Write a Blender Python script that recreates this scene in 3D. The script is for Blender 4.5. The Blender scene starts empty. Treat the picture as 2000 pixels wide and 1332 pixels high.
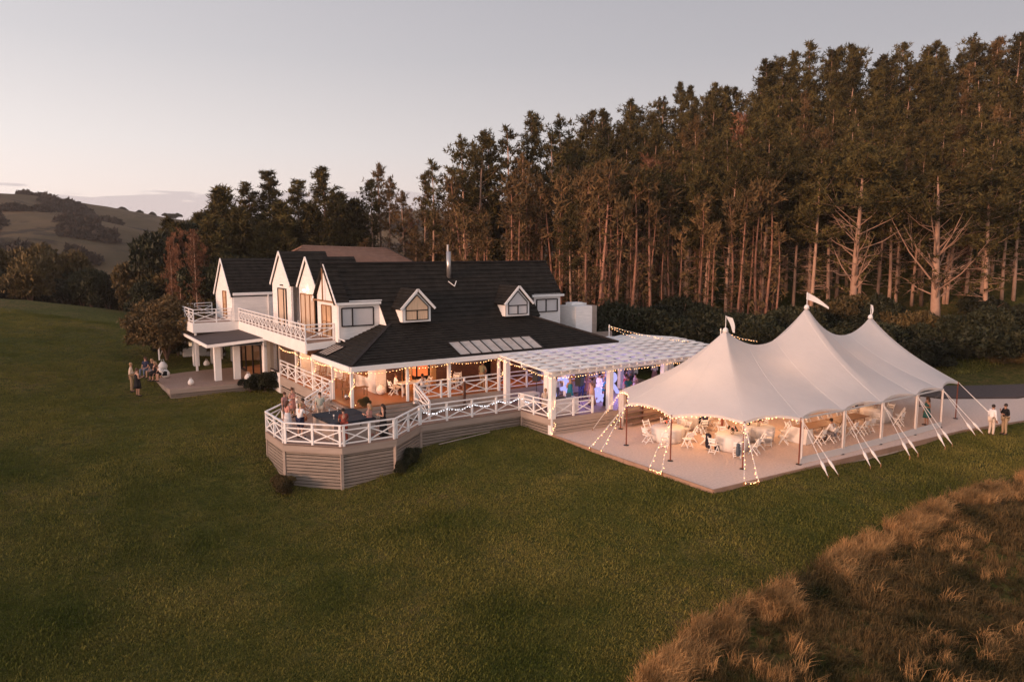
import bpy, bmesh, math, random
import numpy as np
from mathutils import Vector, Matrix
random.seed(7); np.random.seed(7)
PI = math.pi
SC = bpy.context.scene
COL = SC.collection

# ------------------------------------------------------------ camera
cam_d = bpy.data.cameras.new('camera'); cam = bpy.data.objects.new('camera', cam_d); COL.objects.link(cam)
cam_d.sensor_width = 36; cam_d.lens = 25.794; cam_d.clip_start = .1; cam_d.clip_end = 6000
CR = Matrix(((0.830186066, 0.0679594175, -0.553328666), (-0.557486408, 0.101202398, -0.823994526), (0, 0.992541985, 0.121903272)))
m = CR.to_4x4()      # columns: the camera's right, up and back axes in world space
m.translation = (0, 0, 10)
cam.matrix_world = m
SC.camera = cam

# ------------------------------------------------------------ world, sun, exposure
SUN_EL, SUN_AZ = math.radians(7.0), math.radians(188.0)      # azimuth measured from +x, counter-clockwise: low in the west (-x)
w = bpy.data.worlds.new('World'); SC.world = w; w.use_nodes = True
nt = w.node_tree; nt.nodes.clear()
def N(t, **k):
    n = nt.nodes.new(t)
    for a, b in k.items(): setattr(n, a, b)
    return n
sky = N('ShaderNodeTexSky'); sky.sky_type = 'NISHITA'; sky.sun_disc = False
sky.sun_elevation = SUN_EL; sky.sun_rotation = math.radians(90) - SUN_AZ; sky.air_density = 1.0; sky.dust_density = 2.0; sky.ozone_density = 1.0
hsv = N('ShaderNodeHueSaturation'); hsv.inputs['Saturation'].default_value = .25; hsv.inputs['Value'].default_value = 1.0
geo = N('ShaderNodeTexCoord'); sep = N('ShaderNodeSeparateXYZ')
ramp = N('ShaderNodeValToRGB')
cr = ramp.color_ramp; cr.elements[0].position = 0.0; cr.elements[0].color = (9.8, 7.9, 7.2, 1)
cr.elements[1].position = 1.0; cr.elements[1].color = (3.6, 3.6, 4.3, 1)
for p, c in ((.06, (8.8, 7.6, 7.0, 1)), (.13, (7.5, 7.0, 6.8, 1)), (.24, (5.6, 5.45, 5.6, 1)), (.38, (4.4, 4.3, 4.65, 1))):
    e = cr.elements.new(p); e.color = c
mix = N('ShaderNodeMix', data_type='RGBA'); mix.inputs['Factor'].default_value = .8
bg = N('ShaderNodeBackground'); bg.inputs['Strength'].default_value = .1
out = N('ShaderNodeOutputWorld')
L = nt.links.new
L(geo.outputs['Generated'], sep.inputs[0]); L(sep.outputs['Z'], ramp.inputs[0])
L(sky.outputs[0], hsv.inputs['Color']); L(hsv.outputs[0], mix.inputs['A']); L(ramp.outputs[0], mix.inputs['B'])
dt = N('ShaderNodeVectorMath', operation='DOT_PRODUCT'); dt.inputs[1].default_value = (math.cos(SUN_AZ), math.sin(SUN_AZ), 0); L(geo.outputs['Generated'], dt.inputs[0])
gr = N('ShaderNodeMapRange'); gr.inputs['From Min'].default_value = -1; gr.inputs['From Max'].default_value = .6; L(dt.outputs['Value'], gr.inputs['Value'])
tn = N('ShaderNodeMix', data_type='RGBA'); tn.inputs['A'].default_value = (.66, .655, .685, 1); tn.inputs['B'].default_value = (1.41, 1.39, 1.37, 1); L(gr.outputs[0], tn.inputs['Factor'])
ml = N('ShaderNodeMix', data_type='RGBA', blend_type='MULTIPLY'); ml.inputs['Factor'].default_value = 1; L(mix.outputs['Result'], ml.inputs['A']); L(tn.outputs['Result'], ml.inputs['B']); mix = ml
# a low bank of thin mauve cloud right round the horizon
mp = N('ShaderNodeMapping'); mp.inputs['Scale'].default_value = (1, 1, 9); L(geo.outputs['Generated'], mp.inputs[0])
cn = N('ShaderNodeTexNoise'); cn.inputs['Scale'].default_value = 3.6; cn.inputs['Detail'].default_value = 4; cn.inputs['Roughness'].default_value = .45; L(mp.outputs[0], cn.inputs['Vector'])
sc1 = N('ShaderNodeMath', operation='MULTIPLY_ADD'); sc1.inputs[1].default_value = .42; sc1.inputs[2].default_value = -.128; L(cn.outputs['Fac'], sc1.inputs[0])
sub = N('ShaderNodeMath', operation='SUBTRACT'); mn = N('ShaderNodeMath', operation='MINIMUM'); mn.inputs[1].default_value = .098; L(sc1.outputs[0], mn.inputs[0]); L(mn.outputs[0], sub.inputs[0]); L(sep.outputs['Z'], sub.inputs[1])
mr = N('ShaderNodeMapRange'); mr.interpolation_type = 'SMOOTHSTEP'; mr.inputs['From Min'].default_value = -.003; mr.inputs['From Max'].default_value = .007; mr.inputs['To Max'].default_value = .75
L(sub.outputs[0], mr.inputs['Value'])
cm = N('ShaderNodeMix', data_type='RGBA'); cm.inputs['B'].default_value = (4.9, 4.2, 4.25, 1)
L(mr.outputs[0], cm.inputs['Factor']); L(mix.outputs['Result'], cm.inputs['A'])
L(cm.outputs['Result'], bg.inputs['Color']); L(bg.outputs[0], out.inputs[0])

sd = bpy.data.lights.new('sun', 'SUN'); sd.energy = 2.8; sd.angle = math.radians(14); sd.color = (1, .56, .37)
sun = bpy.data.objects.new('sun', sd); COL.objects.link(sun)
sv = Vector((math.cos(SUN_EL) * math.cos(SUN_AZ), math.cos(SUN_EL) * math.sin(SUN_AZ), math.sin(SUN_EL)))
sun.rotation_euler = (-sv).to_track_quat('-Z', 'Y').to_euler(); sun.location = sv * 200
SC.view_settings.view_transform = 'Standard'; SC.view_settings.look = 'None'
SC.view_settings.exposure = .45; SC.view_settings.gamma = 1.0; SC.view_settings.use_curve_mapping = False
SC.cycles.use_denoising = True; SC.cycles.use_light_tree = True
SC.cycles.max_bounces = 6; SC.cycles.diffuse_bounces = 3; SC.cycles.glossy_bounces = 2; SC.cycles.transmission_bounces = 4
SC.cycles.volume_bounces = 0; SC.cycles.sample_clamp_indirect = 3.0; SC.cycles.transparent_max_bounces = 8

# ------------------------------------------------------------ materials
MATS = {}
def mat(name, col, rough=.7, var=.12, scale=3.0, bump=0.0, bscale=20.0, spec=.3, metal=0.0, col2=None, stretch=None, emit=None, es=0.0, rnd=0.0, trans=0.0):
    if name in MATS: return MATS[name]
    mt = bpy.data.materials.new(name); mt.use_nodes = True; MATS[name] = mt
    t = mt.node_tree; t.nodes.clear(); l = t.links.new
    o = t.nodes.new('ShaderNodeOutputMaterial'); b = t.nodes.new('ShaderNodeBsdfPrincipled')
    b.inputs['Roughness'].default_value = rough; b.inputs['Metallic'].default_value = metal; b.inputs['Specular IOR Level'].default_value = spec
    g = t.nodes.new('ShaderNodeNewGeometry'); vec = g.outputs['Position']
    if stretch:
        mm = t.nodes.new('ShaderNodeMapping'); mm.inputs['Scale'].default_value = stretch; l(vec, mm.inputs[0]); vec = mm.outputs[0]
    n = t.nodes.new('ShaderNodeTexNoise'); n.inputs['Scale'].default_value = scale; n.inputs['Detail'].default_value = 5; n.inputs['Roughness'].default_value = .6; l(vec, n.inputs['Vector'])
    r = t.nodes.new('ShaderNodeMapRange'); r.inputs['From Min'].default_value = .3; r.inputs['From Max'].default_value = .7; l(n.outputs['Fac'], r.inputs['Value'])
    mx = t.nodes.new('ShaderNodeMix'); mx.data_type = 'RGBA'
    c2 = col2 or tuple(min(1, c * (1 + var)) for c in col); c1 = col if col2 else tuple(c * (1 - var) for c in col)
    mx.inputs['A'].default_value = (*c1, 1); mx.inputs['B'].default_value = (*c2, 1); l(r.outputs[0], mx.inputs['Factor'])
    co = mx.outputs['Result']
    if rnd:
        oi = t.nodes.new('ShaderNodeObjectInfo'); rr = t.nodes.new('ShaderNodeMapRange'); rr.inputs['To Min'].default_value = 1 - rnd; rr.inputs['To Max'].default_value = 1 + rnd
        l(oi.outputs['Random'], rr.inputs['Value']); vm = t.nodes.new('ShaderNodeVectorMath'); vm.operation = 'SCALE'; l(co, vm.inputs[0]); l(rr.outputs[0], vm.inputs['Scale']); co = vm.outputs[0]
    l(co, b.inputs['Base Color'])
    if bump:
        n2 = t.nodes.new('ShaderNodeTexNoise'); n2.inputs['Scale'].default_value = bscale; n2.inputs['Detail'].default_value = 4; l(vec, n2.inputs['Vector'])
        bp = t.nodes.new('ShaderNodeBump'); bp.inputs['Strength'].default_value = bump; bp.inputs['Distance'].default_value = .05; l(n2.outputs['Fac'], bp.inputs['Height']); l(bp.outputs[0], b.inputs['Normal'])
    if emit: b.inputs['Emission Color'].default_value = (*emit, 1); b.inputs['Emission Strength'].default_value = es
    sh = b.outputs[0]
    if trans:
        tr = t.nodes.new('ShaderNodeBsdfTranslucent'); l(co, tr.inputs['Color']); ms = t.nodes.new('ShaderNodeMixShader'); ms.inputs[0].default_value = trans
        l(sh, ms.inputs[1]); l(tr.outputs[0], ms.inputs[2]); sh = ms.outputs[0]
    l(sh, o.inputs[0])
    return mt
def emat(name, col, s, sample=True):
    mt = bpy.data.materials.new(name); mt.use_nodes = True; MATS[name] = mt; t = mt.node_tree; t.nodes.clear()
    o = t.nodes.new('ShaderNodeOutputMaterial'); e = t.nodes.new('ShaderNodeEmission'); e.inputs[0].default_value = (*col, 1); e.inputs[1].default_value = s; t.links.new(e.outputs[0], o.inputs[0])
    if not sample: mt.cycles.emission_sampling = 'NONE'
    return mt
def glass(name, tint, transp, rough=.08):
    mt = bpy.data.materials.new(name); mt.use_nodes = True; MATS[name] = mt; t = mt.node_tree; t.nodes.clear(); l = t.links.new
    o = t.nodes.new('ShaderNodeOutputMaterial'); a = t.nodes.new('ShaderNodeBsdfTransparent'); a.inputs[0].default_value = (*tint, 1)
    g = t.nodes.new('ShaderNodeBsdfGlossy'); g.inputs['Roughness'].default_value = rough; g.inputs[0].default_value = (.9, .9, .9, 1)
    ms = t.nodes.new('ShaderNodeMixShader'); ms.inputs[0].default_value = 1 - transp; l(a.outputs[0], ms.inputs[1]); l(g.outputs[0], ms.inputs[2]); l(ms.outputs[0], o.inputs[0])
    return mt
M = {}
M['white'] = mat('white_paint', (.84, .81, .78), .55, .05, 1.2)
M['white_wall'] = mat('white_wall', (.82, .78, .75), .7, .09, 1.4, bump=.2, bscale=5, stretch=(1, 1, 9))
M['white_rail'] = mat('rail_paint', (.85, .82, .80), .5, .05, 2)
M['fabric_white'] = mat('white_canvas', (.70, .655, .625), .85, .035, .6, bump=.35, bscale=2.2, trans=.22)
M['roof'] = mat('roof_tile', (.010, .009, .007), .8, .0, 2.5, bump=.35, bscale=9, spec=.15, col2=(.032, .027, .022))
M['roof2'] = mat('roof_ridge', (.022, .018, .017), .7, .25, 3, spec=.2)
M['roof_orange'] = mat('roof_rust', (.20, .11, .075), .8, .15, 2, bump=.3, bscale=8)
M['porch_roof'] = mat('porch_membrane', (.055, .038, .034), .7, .15, 1.2, spec=.3)
M['black_frame'] = mat('dark_frame', (.018, .013, .012), .4, .1)
M['deck'] = mat('deck_timber', (.30, .20, .155), .65, .16, 2.2, stretch=(8, 1, 1), bump=.15)
M['deck_grey'] = mat('grey_timber', (.27, .215, .175), .7, .2, 1.6, stretch=(1, 1, 7), bump=.2, bscale=12, rnd=.12)
M['fascia'] = mat('fascia_timber', (.37, .29, .24), .7, .12, 1.5, stretch=(.5, .5, 4), rnd=.06)
M['stain'] = mat('stained_floor', (.36, .145, .06), .45, .1, 1.8, stretch=(1, 9, 1), spec=.4)
M['wood_int'] = mat('interior_wood', (.42, .20, .09), .6, .25, 1.5, stretch=(1, 1, 4))
M['wood_dark'] = mat('dark_interior', (.10, .045, .028), .7, .35, 2.5, stretch=(1, 1, 6), bump=.3)
M['pole'] = mat('tent_pole', (.19, .055, .03), .5, .1)
M['brass'] = mat('teak', (.30, .16, .08), .6, .2)
M['black'] = mat('black_plastic', (.012, .012, .014), .5, .1)
M['steel'] = mat('steel', (.45, .42, .40), .35, .1, metal=.8)
M['pebble'] = mat('crushed_shell', (.62, .46, .38), .9, 0, 9, bump=.5, bscale=40, col2=(.76, .59, .50))
M['asphalt'] = mat('asphalt', (.10, .075, .07), .9, .15, 6, bump=.3, bscale=30)
M['kerb'] = mat('pad_edging', (.36, .22, .15), .8, .15, 2)
M['bulb'] = emat('warm_bulb', (1, .46, .17), 9, False)
M['bulb_white'] = emat('white_bulb', (.92, .92, 1.0), 3, False)
M['lamp'] = emat('lamp_globe', (1, .68, .42), 14, False)
M['letter'] = emat('letter_glow', (.50, .48, 1.0), .8, False)
M['interior_glow'] = mat('curtain', (.55, .42, .31), .8, .12, 1.5, stretch=(6, 6, 1))
M['blind'] = mat('blind', (.60, .57, .56), .6, .05, 1)
M['glass'] = glass('window_glass', (.8, .75, .7), .80)
M['glass_dull'] = glass('reflecting_glass', (.55, .5, .48), .45, .12)
M['pvc'] = glass('clear_vinyl', (.96, .94, .93), .93, .15)
M['tarp'] = mat('spa_cover', (.030, .035, .045), .85, .25, 2, spec=.2)
M['cloth'] = mat('white_cloth', (.74, .70, .67), .8, .05, 2)
M['bark'] = mat('pine_bark', (.34, .20, .135), .9, 0, 2.2, bump=.5, bscale=6, col2=(.47, .29, .20), rnd=.2)
M['bark_dark'] = mat('grey_bark', (.13, .08, .055), .9, .3, 2.2, bump=.5, bscale=6, rnd=.2)
M['pine'] = mat('pine_needles', (.006, .008, .003), .8, 0, .9, col2=(.135, .100, .031), rnd=.3, spec=.15)  # warm second tone puts orange low-sun highlights into the needle colour
M['pine_warm'] = mat('pine_needles_warm', (.045, .034, .014), .75, 0, .6, col2=(.17, .098, .040), rnd=.3, spec=.15)
M['rust'] = mat('rust_needles', (.10, .045, .025), .8, 0, .8, col2=(.26, .12, .065), rnd=.25, spec=.1)
M['leaf'] = mat('shrub_leaves', (.014, .018, .009), .6, 0, .7, col2=(.046, .044, .018), rnd=.35, spec=.2)
M['leaf_warm'] = mat('warm_shrub_leaves', (.045, .034, .014), .6, 0, .6, col2=(.15, .10, .036), rnd=.25, spec=.2)
M['leaf_plum'] = mat('plum_leaves', (.05, .036, .016), .6, 0, 1.2, col2=(.18, .115, .045), spec=.2)

# ------------------------------------------------------------ object helpers
def T(v): return Matrix.Translation(Vector(v))
def tag(o, label=None, cat=None, group=None, kind=None):
    if label: o['label'] = label
    if cat: o['category'] = cat
    if group: o['group'] = group
    if kind: o['kind'] = kind
    return o
def thing(name, label, cat, loc=(0, 0, 0), group=None, rz=0):
    o = bpy.data.objects.new(name, None); COL.objects.link(o); o.empty_display_size = .3
    o.location = loc; o.rotation_euler = (0, 0, rz)
    return tag(o, label, cat, group)
def adopt(o, parent):
    """parent a part whose geometry is written in world coordinates"""
    if parent is not None:
        o.parent = parent; o.matrix_parent_inverse = parent.matrix_basis.inverted()
    return o
def mesh_obj(name, vs, fs, mt, parent=None, smooth=False, local=False, mats=None, mi=None):
    me = bpy.data.meshes.new(name); me.from_pydata([tuple(map(float, v)) for v in vs] if not isinstance(vs, np.ndarray) else vs.tolist(), [], fs if not isinstance(fs, np.ndarray) else fs.tolist())
    for q in (mats or [mt]): me.materials.append(q)
    if mi is not None: me.polygons.foreach_set('material_index', mi)
    if smooth: me.polygons.foreach_set('use_smooth', [True] * len(me.polygons))
    me.update()
    o = bpy.data.objects.new(name, me); COL.objects.link(o)
    if parent is not None:
        if local: o.parent = parent
        else: adopt(o, parent)
    return o
class MB:
    def __init__(s): s.v = []; s.f = []
    def add(s, vs, fs):
        n = len(s.v); s.v += [Vector(q) for q in vs]; s.f += [tuple(i + n for i in f) for f in fs]; return s
    def box(s, c, d, rz=0, mt=None):
        x, y, z = d[0] / 2, d[1] / 2, d[2] / 2
        vs = [Vector((a, b, e)) for a in (-x, x) for b in (-y, y) for e in (-z, z)]
        R = Matrix.Rotation(rz, 3, 'Z') if rz else Matrix.Identity(3)
        if mt is not None: R = mt @ R
        vs = [R @ q + Vector(c) for q in vs]
        return s.add(vs, [(0, 1, 3, 2), (4, 6, 7, 5), (0, 4, 5, 1), (2, 3, 7, 6), (0, 2, 6, 4), (1, 5, 7, 3)])
    def bar(s, a, b, wd, h, up=(0, 0, 1)):
        a, b = Vector(a), Vector(b); d = (b - a); Ln = d.length; d.normalize(); up = Vector(up)
        if abs(d.dot(up)) > .98: up = Vector((1, 0, 0))
        x = d.cross(up).normalized(); z = x.cross(d).normalized()
        vs = [p + x * (i * wd / 2) + z * (j * h / 2) for p in (a, b) for i, j in ((-1, -1), (1, -1), (1, 1), (-1, 1))]
        return s.add(vs, [(0, 1, 2, 3), (7, 6, 5, 4), (0, 4, 5, 1), (1, 5, 6, 2), (2, 6, 7, 3), (3, 7, 4, 0)])
    def tube(s, pts, rs, n=8, cap=True):
        pts = [Vector(p) for p in pts]
        if not hasattr(rs, '__len__'): rs = [rs] * len(pts)
        base = len(s.v); d = (pts[1] - pts[0]).normalized(); up = Vector((0, 0, 1)) if abs(d.z) < .9 else Vector((1, 0, 0)); x = d.cross(up).normalized()
        for i, p in enumerate(pts):
            d = (pts[min(i + 1, len(pts) - 1)] - pts[max(i - 1, 0)]).normalized(); x = (x - d * x.dot(d)).normalized(); y = d.cross(x)
            for k in range(n):
                a = 2 * PI * k / n; s.v.append(p + (x * math.cos(a) + y * math.sin(a)) * rs[i])
        for i in range(len(pts) - 1):
            for k in range(n):
                a = base + i * n + k; b = base + i * n + (k + 1) % n; s.f.append((a, b, b + n, a + n))
        if cap: s.f.append(tuple(base + k for k in range(n))[::-1]); s.f.append(tuple(base + (len(pts) - 1) * n + k for k in range(n)))
        return s
    def lathe(s, prof, c=(0, 0, 0), n=16, flute=0, fn=0):
        base = len(s.v); c = Vector(c)
        for r, z in prof:
            for k in range(n):
                a = 2 * PI * k / n; rr = r * (1 + flute * math.sin(fn * a)) if flute else r
                s.v.append(c + Vector((rr * math.cos(a), rr * math.sin(a), z)))
        for i in range(len(prof) - 1):
            for k in range(n):
                a = base + i * n + k; b = base + i * n + (k + 1) % n; s.f.append((a, b, b + n, a + n))
        s.f.append(tuple(base + k for k in range(n))[::-1]); s.f.append(tuple(base + (len(prof) - 1) * n + k for k in range(n)))
        return s
    def prism(s, poly, z0, z1):
        n = len(poly); area = sum(poly[i][0] * poly[(i + 1) % n][1] - poly[(i + 1) % n][0] * poly[i][1] for i in range(n))
        if area < 0: poly = poly[::-1]
        vs = [(x, y, z0) for x, y in poly] + [(x, y, z1) for x, y in poly]
        return s.add(vs, [tuple(range(n))[::-1], tuple(range(n, 2 * n))] + [(i, (i + 1) % n, (i + 1) % n + n, i + n) for i in range(n)])
    def ball(s, c, r, n=6, m_=4, sz=1):
        prof = [(r * math.sin(PI * i / m_), -r * sz * math.cos(PI * i / m_)) for i in range(m_ + 1)]
        prof[0] = (r * .02, prof[0][1]); prof[-1] = (r * .02, prof[-1][1]); return s.lathe(prof, c, n)
    def build(s, name, mt, parent=None, smooth=False, local=False):
        return mesh_obj(name, s.v, s.f, mt, parent, smooth, local)
UNIT = {}
def unit(mt):
    if mt.name not in UNIT:
        b = MB().box((0, 0, 0), (1, 1, 1)); me = bpy.data.meshes.new('piece_' + mt.name); me.from_pydata([tuple(v) for v in b.v], [], b.f); me.materials.append(mt); UNIT[mt.name] = me
    return UNIT[mt.name]
def piece(name, mt, parent, c, d, rot=None):
    """a box-shaped part sharing one mesh, written in world coordinates"""
    o = bpy.data.objects.new(name, unit(mt)); COL.objects.link(o); adopt(o, parent)
    R = rot.to_4x4() if rot is not None else Matrix.Identity(4)
    o.matrix_basis = T(c) @ R @ Matrix.Diagonal((*d, 1))
    return o
def pbar(name, mt, parent, a, b, wd, h):
    a, b = Vector(a), Vector(b); d = b - a; Ln = d.length; d.normalize(); up = Vector((0, 0, 1)) if abs(d.z) < .98 else Vector((0, 1, 0))
    y = up.cross(d).normalized(); z = d.cross(y)
    R = Matrix((d, y, z)).transposed()
    return piece(name, mt, parent, (a + b) / 2, (Ln, wd, h), R)
def copy_tree(o, parent=None):
    c = o.copy(); COL.objects.link(c)
    if parent is not None: c.parent = parent
    for ch in list(o.children): copy_tree(ch, c)
    return c
# ------------------------------------------------------------ terrain
FW = np.array([.5575, .8302]); RT = np.array([.8302, -.5575])      # axes used only to lay out the landscape
def LD(l, d): return (l * RT[0] + d * FW[0], l * RT[1] + d * FW[1])
CP = [(10, 34.6, -1.07), (12.2, 32.8, -1.15), (15, 32.6, -.7), (9.9, 37, -.5), (18.5, 34.5, -.2), (23.4, 34, .0), (23.6, 30, -.12), (23.7, 20.3, -.16), (30, 18.6, -.16), (43, 18, -.14), (52, 18, -.12),
      (30, 25, -.3), (40, 25, -.3), (50, 25, -.15), (36, 33, -.2), (36, 40, 0), (14.0, 50.3, .5), (13.6, 44, .35), (13.9, 40, -.25), (7.6, 50.6, .30), (10.7, 50.6, .42), (6.5, 54.8, 1.0), (8, 61, 1.35), (12, 63, 1.4), (22, 45, .3), (33, 46, .4), (24, 60, 1.0),
      (0, 42, .7), (-4, 50, 1.9), (-2, 66, 3.5), (0, 97, 4.6), (5, 76, 3.4), (9.7, 90, 3.1), (5.5, 46, .6), (0, 30, -.6), (0, 20, -1.3), (5, 12, -1.4), (14, 12, -1.0), (24, 14.5, -.75), (35, 14, -.6), (48, 12, -.6), (-12, 25, 0), (10, 24, -1.35), (18, 24, -.6), (18, 5, -1.0), (30, 5, -.8), (45, 2, -.8), (0, 0, -1.2), (-20, 0, -.5), (-15, 55, 4), (-30, 30, 3), (-30, 80, 6)]
def cpd(px, d, z): l = (px - 1000) / 1433 * d; x, y = LD(l, d); CP.append((x, y, z))
for a in ((-500, 110, 2), (0, 118, 0), (250, 105, .5), (440, 95, 1.2), (640, 90, 1), (870, 88, 1.2), (1040, 75, .8), (1200, 62, .5), (1500, 62, .9), (1900, 60, .8), (2300, 58, .8), (1040, 100, 4.5), (1200, 82, 5), (1200, 100, 9), (1500, 82, 7.5), (1500, 100, 13), (1900, 80, 8.5), (1900, 100, 16), (2300, 80, 9), (2300, 100, 18),
          (1900, 140, 27), (1500, 140, 24), (1200, 140, 14), (1000, 140, 6), (700, 120, -1), (440, 130, -4), (0, 150, -9), (-500, 150, -6), (2400, 140, 30)): cpd(*a)
CPA = np.array(CP, float)
def _U(r2): return np.where(r2 > 1e-9, r2 * np.log(r2 + 1e-12), 0) * .5
_d2 = ((CPA[:, None, :2] - CPA[None, :, :2]) ** 2).sum(-1) / 400.0
_n = len(CPA); _A = np.zeros((_n + 3, _n + 3)); _A[:_n, :_n] = _U(_d2) + np.eye(_n) * .002; _P = np.c_[np.ones(_n), CPA[:, :2] / 20]; _A[:_n, _n:] = _P; _A[_n:, :_n] = _P.T
_W = np.linalg.solve(_A, np.r_[CPA[:, 2], 0, 0, 0])
def wob(x, y, s, seed=0):
    r = np.random.RandomState(seed); z = 0
    for k in range(5):
        a = r.rand() * 6.28; f = s * (1 + k * .8); z = z + np.sin((x * math.cos(a) + y * math.sin(a)) * f + r.rand() * 6.28 + 1.3 * np.sin((x * math.sin(a) - y * math.cos(a)) * f * .7)) / (1 + k * .7)
    return z / 2.5
def sstep(a, b, t): t = np.clip((t - a) / (b - a), 0, 1); return t * t * (3 - 2 * t)
HILL_PX = np.array([-1500, -600, -200, 0, 100, 180, 230, 330, 400, 500, 600, 700, 760, 850, 950, 1100, 1400, 2000, 3000]); HILL_Y = np.array([400, 385, 378, 377, 380, 388, 392, 405, 412, 415, 410, 398, 391, 388, 395, 405, 410, 400, 400.])
def terr(x, y):
    x = np.asarray(x, float); y = np.asarray(y, float); sh = x.shape; X = x.ravel(); Y = y.ravel()
    d = np.maximum(X * FW[0] + Y * FW[1], 1); l = X * RT[0] + Y * RT[1]
    k = np.minimum(1, 165 / np.maximum(np.hypot(X, Y), 1)); Xc = X * k; Yc = Y * k
    r2 = ((Xc[:, None] - CPA[None, :, 0]) ** 2 + (Yc[:, None] - CPA[None, :, 1]) ** 2) / 400.0
    z = _U(r2) @ _W[:_n] + _W[_n] + Xc / 20 * _W[_n + 1] + Yc / 20 * _W[_n + 2]
    z = np.clip(z, -14, 34)
    R = np.hypot(X, Y)
    px = 1000 + 1433 * l / d; sk = 10 + (490 - np.interp(px, HILL_PX, HILL_Y)) / 1433 * 620 - 11
    far = np.interp(R, [150, 230, 330, 470, 620, 760, 1200], [0, .02, .22, .62, 1.0, .93, .8])
    zf = -8 + (sk + 8) * far + 9 * wob(X, Y, .016, 3) * sstep(200, 330, R) * (1 - .75 * sstep(520, 620, R)) + 2.5 * wob(X, Y, .05, 5) * sstep(200, 330, R) * (1 - .8 * sstep(520, 620, R))
    zf = np.where(px > 1150, np.maximum(zf, z * (1 - sstep(200, 400, R))), zf)
    t = sstep(135, 220, R); z = z * (1 - t) + zf * t
    z = z + .10 * wob(X, Y, .35, 9) * sstep(2, 8, np.abs(Y - 30)) * (1 - t)
    return z.reshape(sh)
def tz(x, y): return float(terr(np.array([x]), np.array([y]))[0])
# one sheet, fine near the house and coarser towards the horizon
gd = np.r_[np.arange(-40, 4, 4), np.arange(4, 20, .8), np.arange(20, 70, .6), np.arange(70, 120, 1.6), np.arange(120, 260, 5), np.geomspace(260, 900, 50)]
gl = np.sinh(np.linspace(-4.1, 4.1, 231)) / math.sinh(4.1) * 720
GD, GL = np.meshgrid(gd, gl, indexing='ij'); GX = GL * RT[0] + GD * FW[0]; GY = GL * RT[1] + GD * FW[1]
GZ = np.vstack([terr(GX[i:i + 20], GY[i:i + 20]) for i in range(0, len(gd), 20)])
nd, nl = GX.shape; idx = np.arange(nd * nl).reshape(nd, nl)
fc = np.stack([idx[:-1, :-1], idx[:-1, 1:], idx[1:, 1:], idx[1:, :-1]], -1).reshape(-1, 4)
gmat = bpy.data.materials.new('lawn'); gmat.use_nodes = True; t = gmat.node_tree; b = t.nodes['Principled BSDF']; l = t.links.new
g = t.nodes.new('ShaderNodeNewGeometry'); b.inputs['Roughness'].default_value = .95; b.inputs['Specular IOR Level'].default_value = .08
def nz(scale, det=5, rough=.6, src=None, w=None):
    n = t.nodes.new('ShaderNodeTexNoise'); n.inputs['Scale'].default_value = scale; n.inputs['Detail'].default_value = det; n.inputs['Roughness'].default_value = rough; l(src or g.outputs['Position'], n.inputs['Vector']); return n.outputs['Fac']
def rmp(x, a, b_, lo=0, hi=1):
    r = t.nodes.new('ShaderNodeMapRange'); r.inputs['From Min'].default_value = a; r.inputs['From Max'].default_value = b_; r.inputs['To Min'].default_value = lo; r.inputs['To Max'].default_value = hi; l(x, r.inputs['Value']); return r.outputs[0]
def mxc(f, A, B):
    m_ = t.nodes.new('ShaderNodeMix'); m_.data_type = 'RGBA'; l(f, m_.inputs['Factor'])
    for k, v in (('A', A), ('B', B)):
        if isinstance(v, tuple): m_.inputs[k].default_value = (*v, 1)
        else: l(v, m_.inputs[k])
    return m_.outputs['Result']
c = mxc(rmp(nz(.5), .35, .65), (.090, .090, .016), (.150, .132, .030))
c = mxc(rmp(nz(.11, 7, .7), .45, .68), c, (.20, .125, .05))
c = mxc(rmp(nz(2.2, 5, .7), .42, .62), c, (.065, .075, .014))
c = mxc(rmp(nz(7, 5, .8), .47, .60, 0, .75), c, (.024, .026, .007))
ln = t.nodes.new('ShaderNodeVectorMath'); ln.operation = 'LENGTH'; l(g.outputs['Position'], ln.inputs[0])
hills = mxc(rmp(nz(.012, 5, .6), .42, .6), (.075, .055, .028), (.135, .092, .050))
hills = mxc(rmp(nz(.03, 5, .65), .55, .62), hills, (.040, .030, .020))
c = mxc(rmp(ln.outputs['Value'], 120, 200), c, hills)
l(c, b.inputs['Base Color'])
bp = t.nodes.new('ShaderNodeBump'); bp.inputs['Strength'].default_value = .8; bp.inputs['Distance'].default_value = .2; l(nz(5, 5, .75), bp.inputs['Height']); l(bp.outputs[0], b.inputs['Normal'])
M['lawn'] = gmat
go = mesh_obj('ground', np.stack([GX.ravel(), GY.ravel(), GZ.ravel()], -1), fc, gmat, smooth=True); tag(go, kind='structure')

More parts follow.
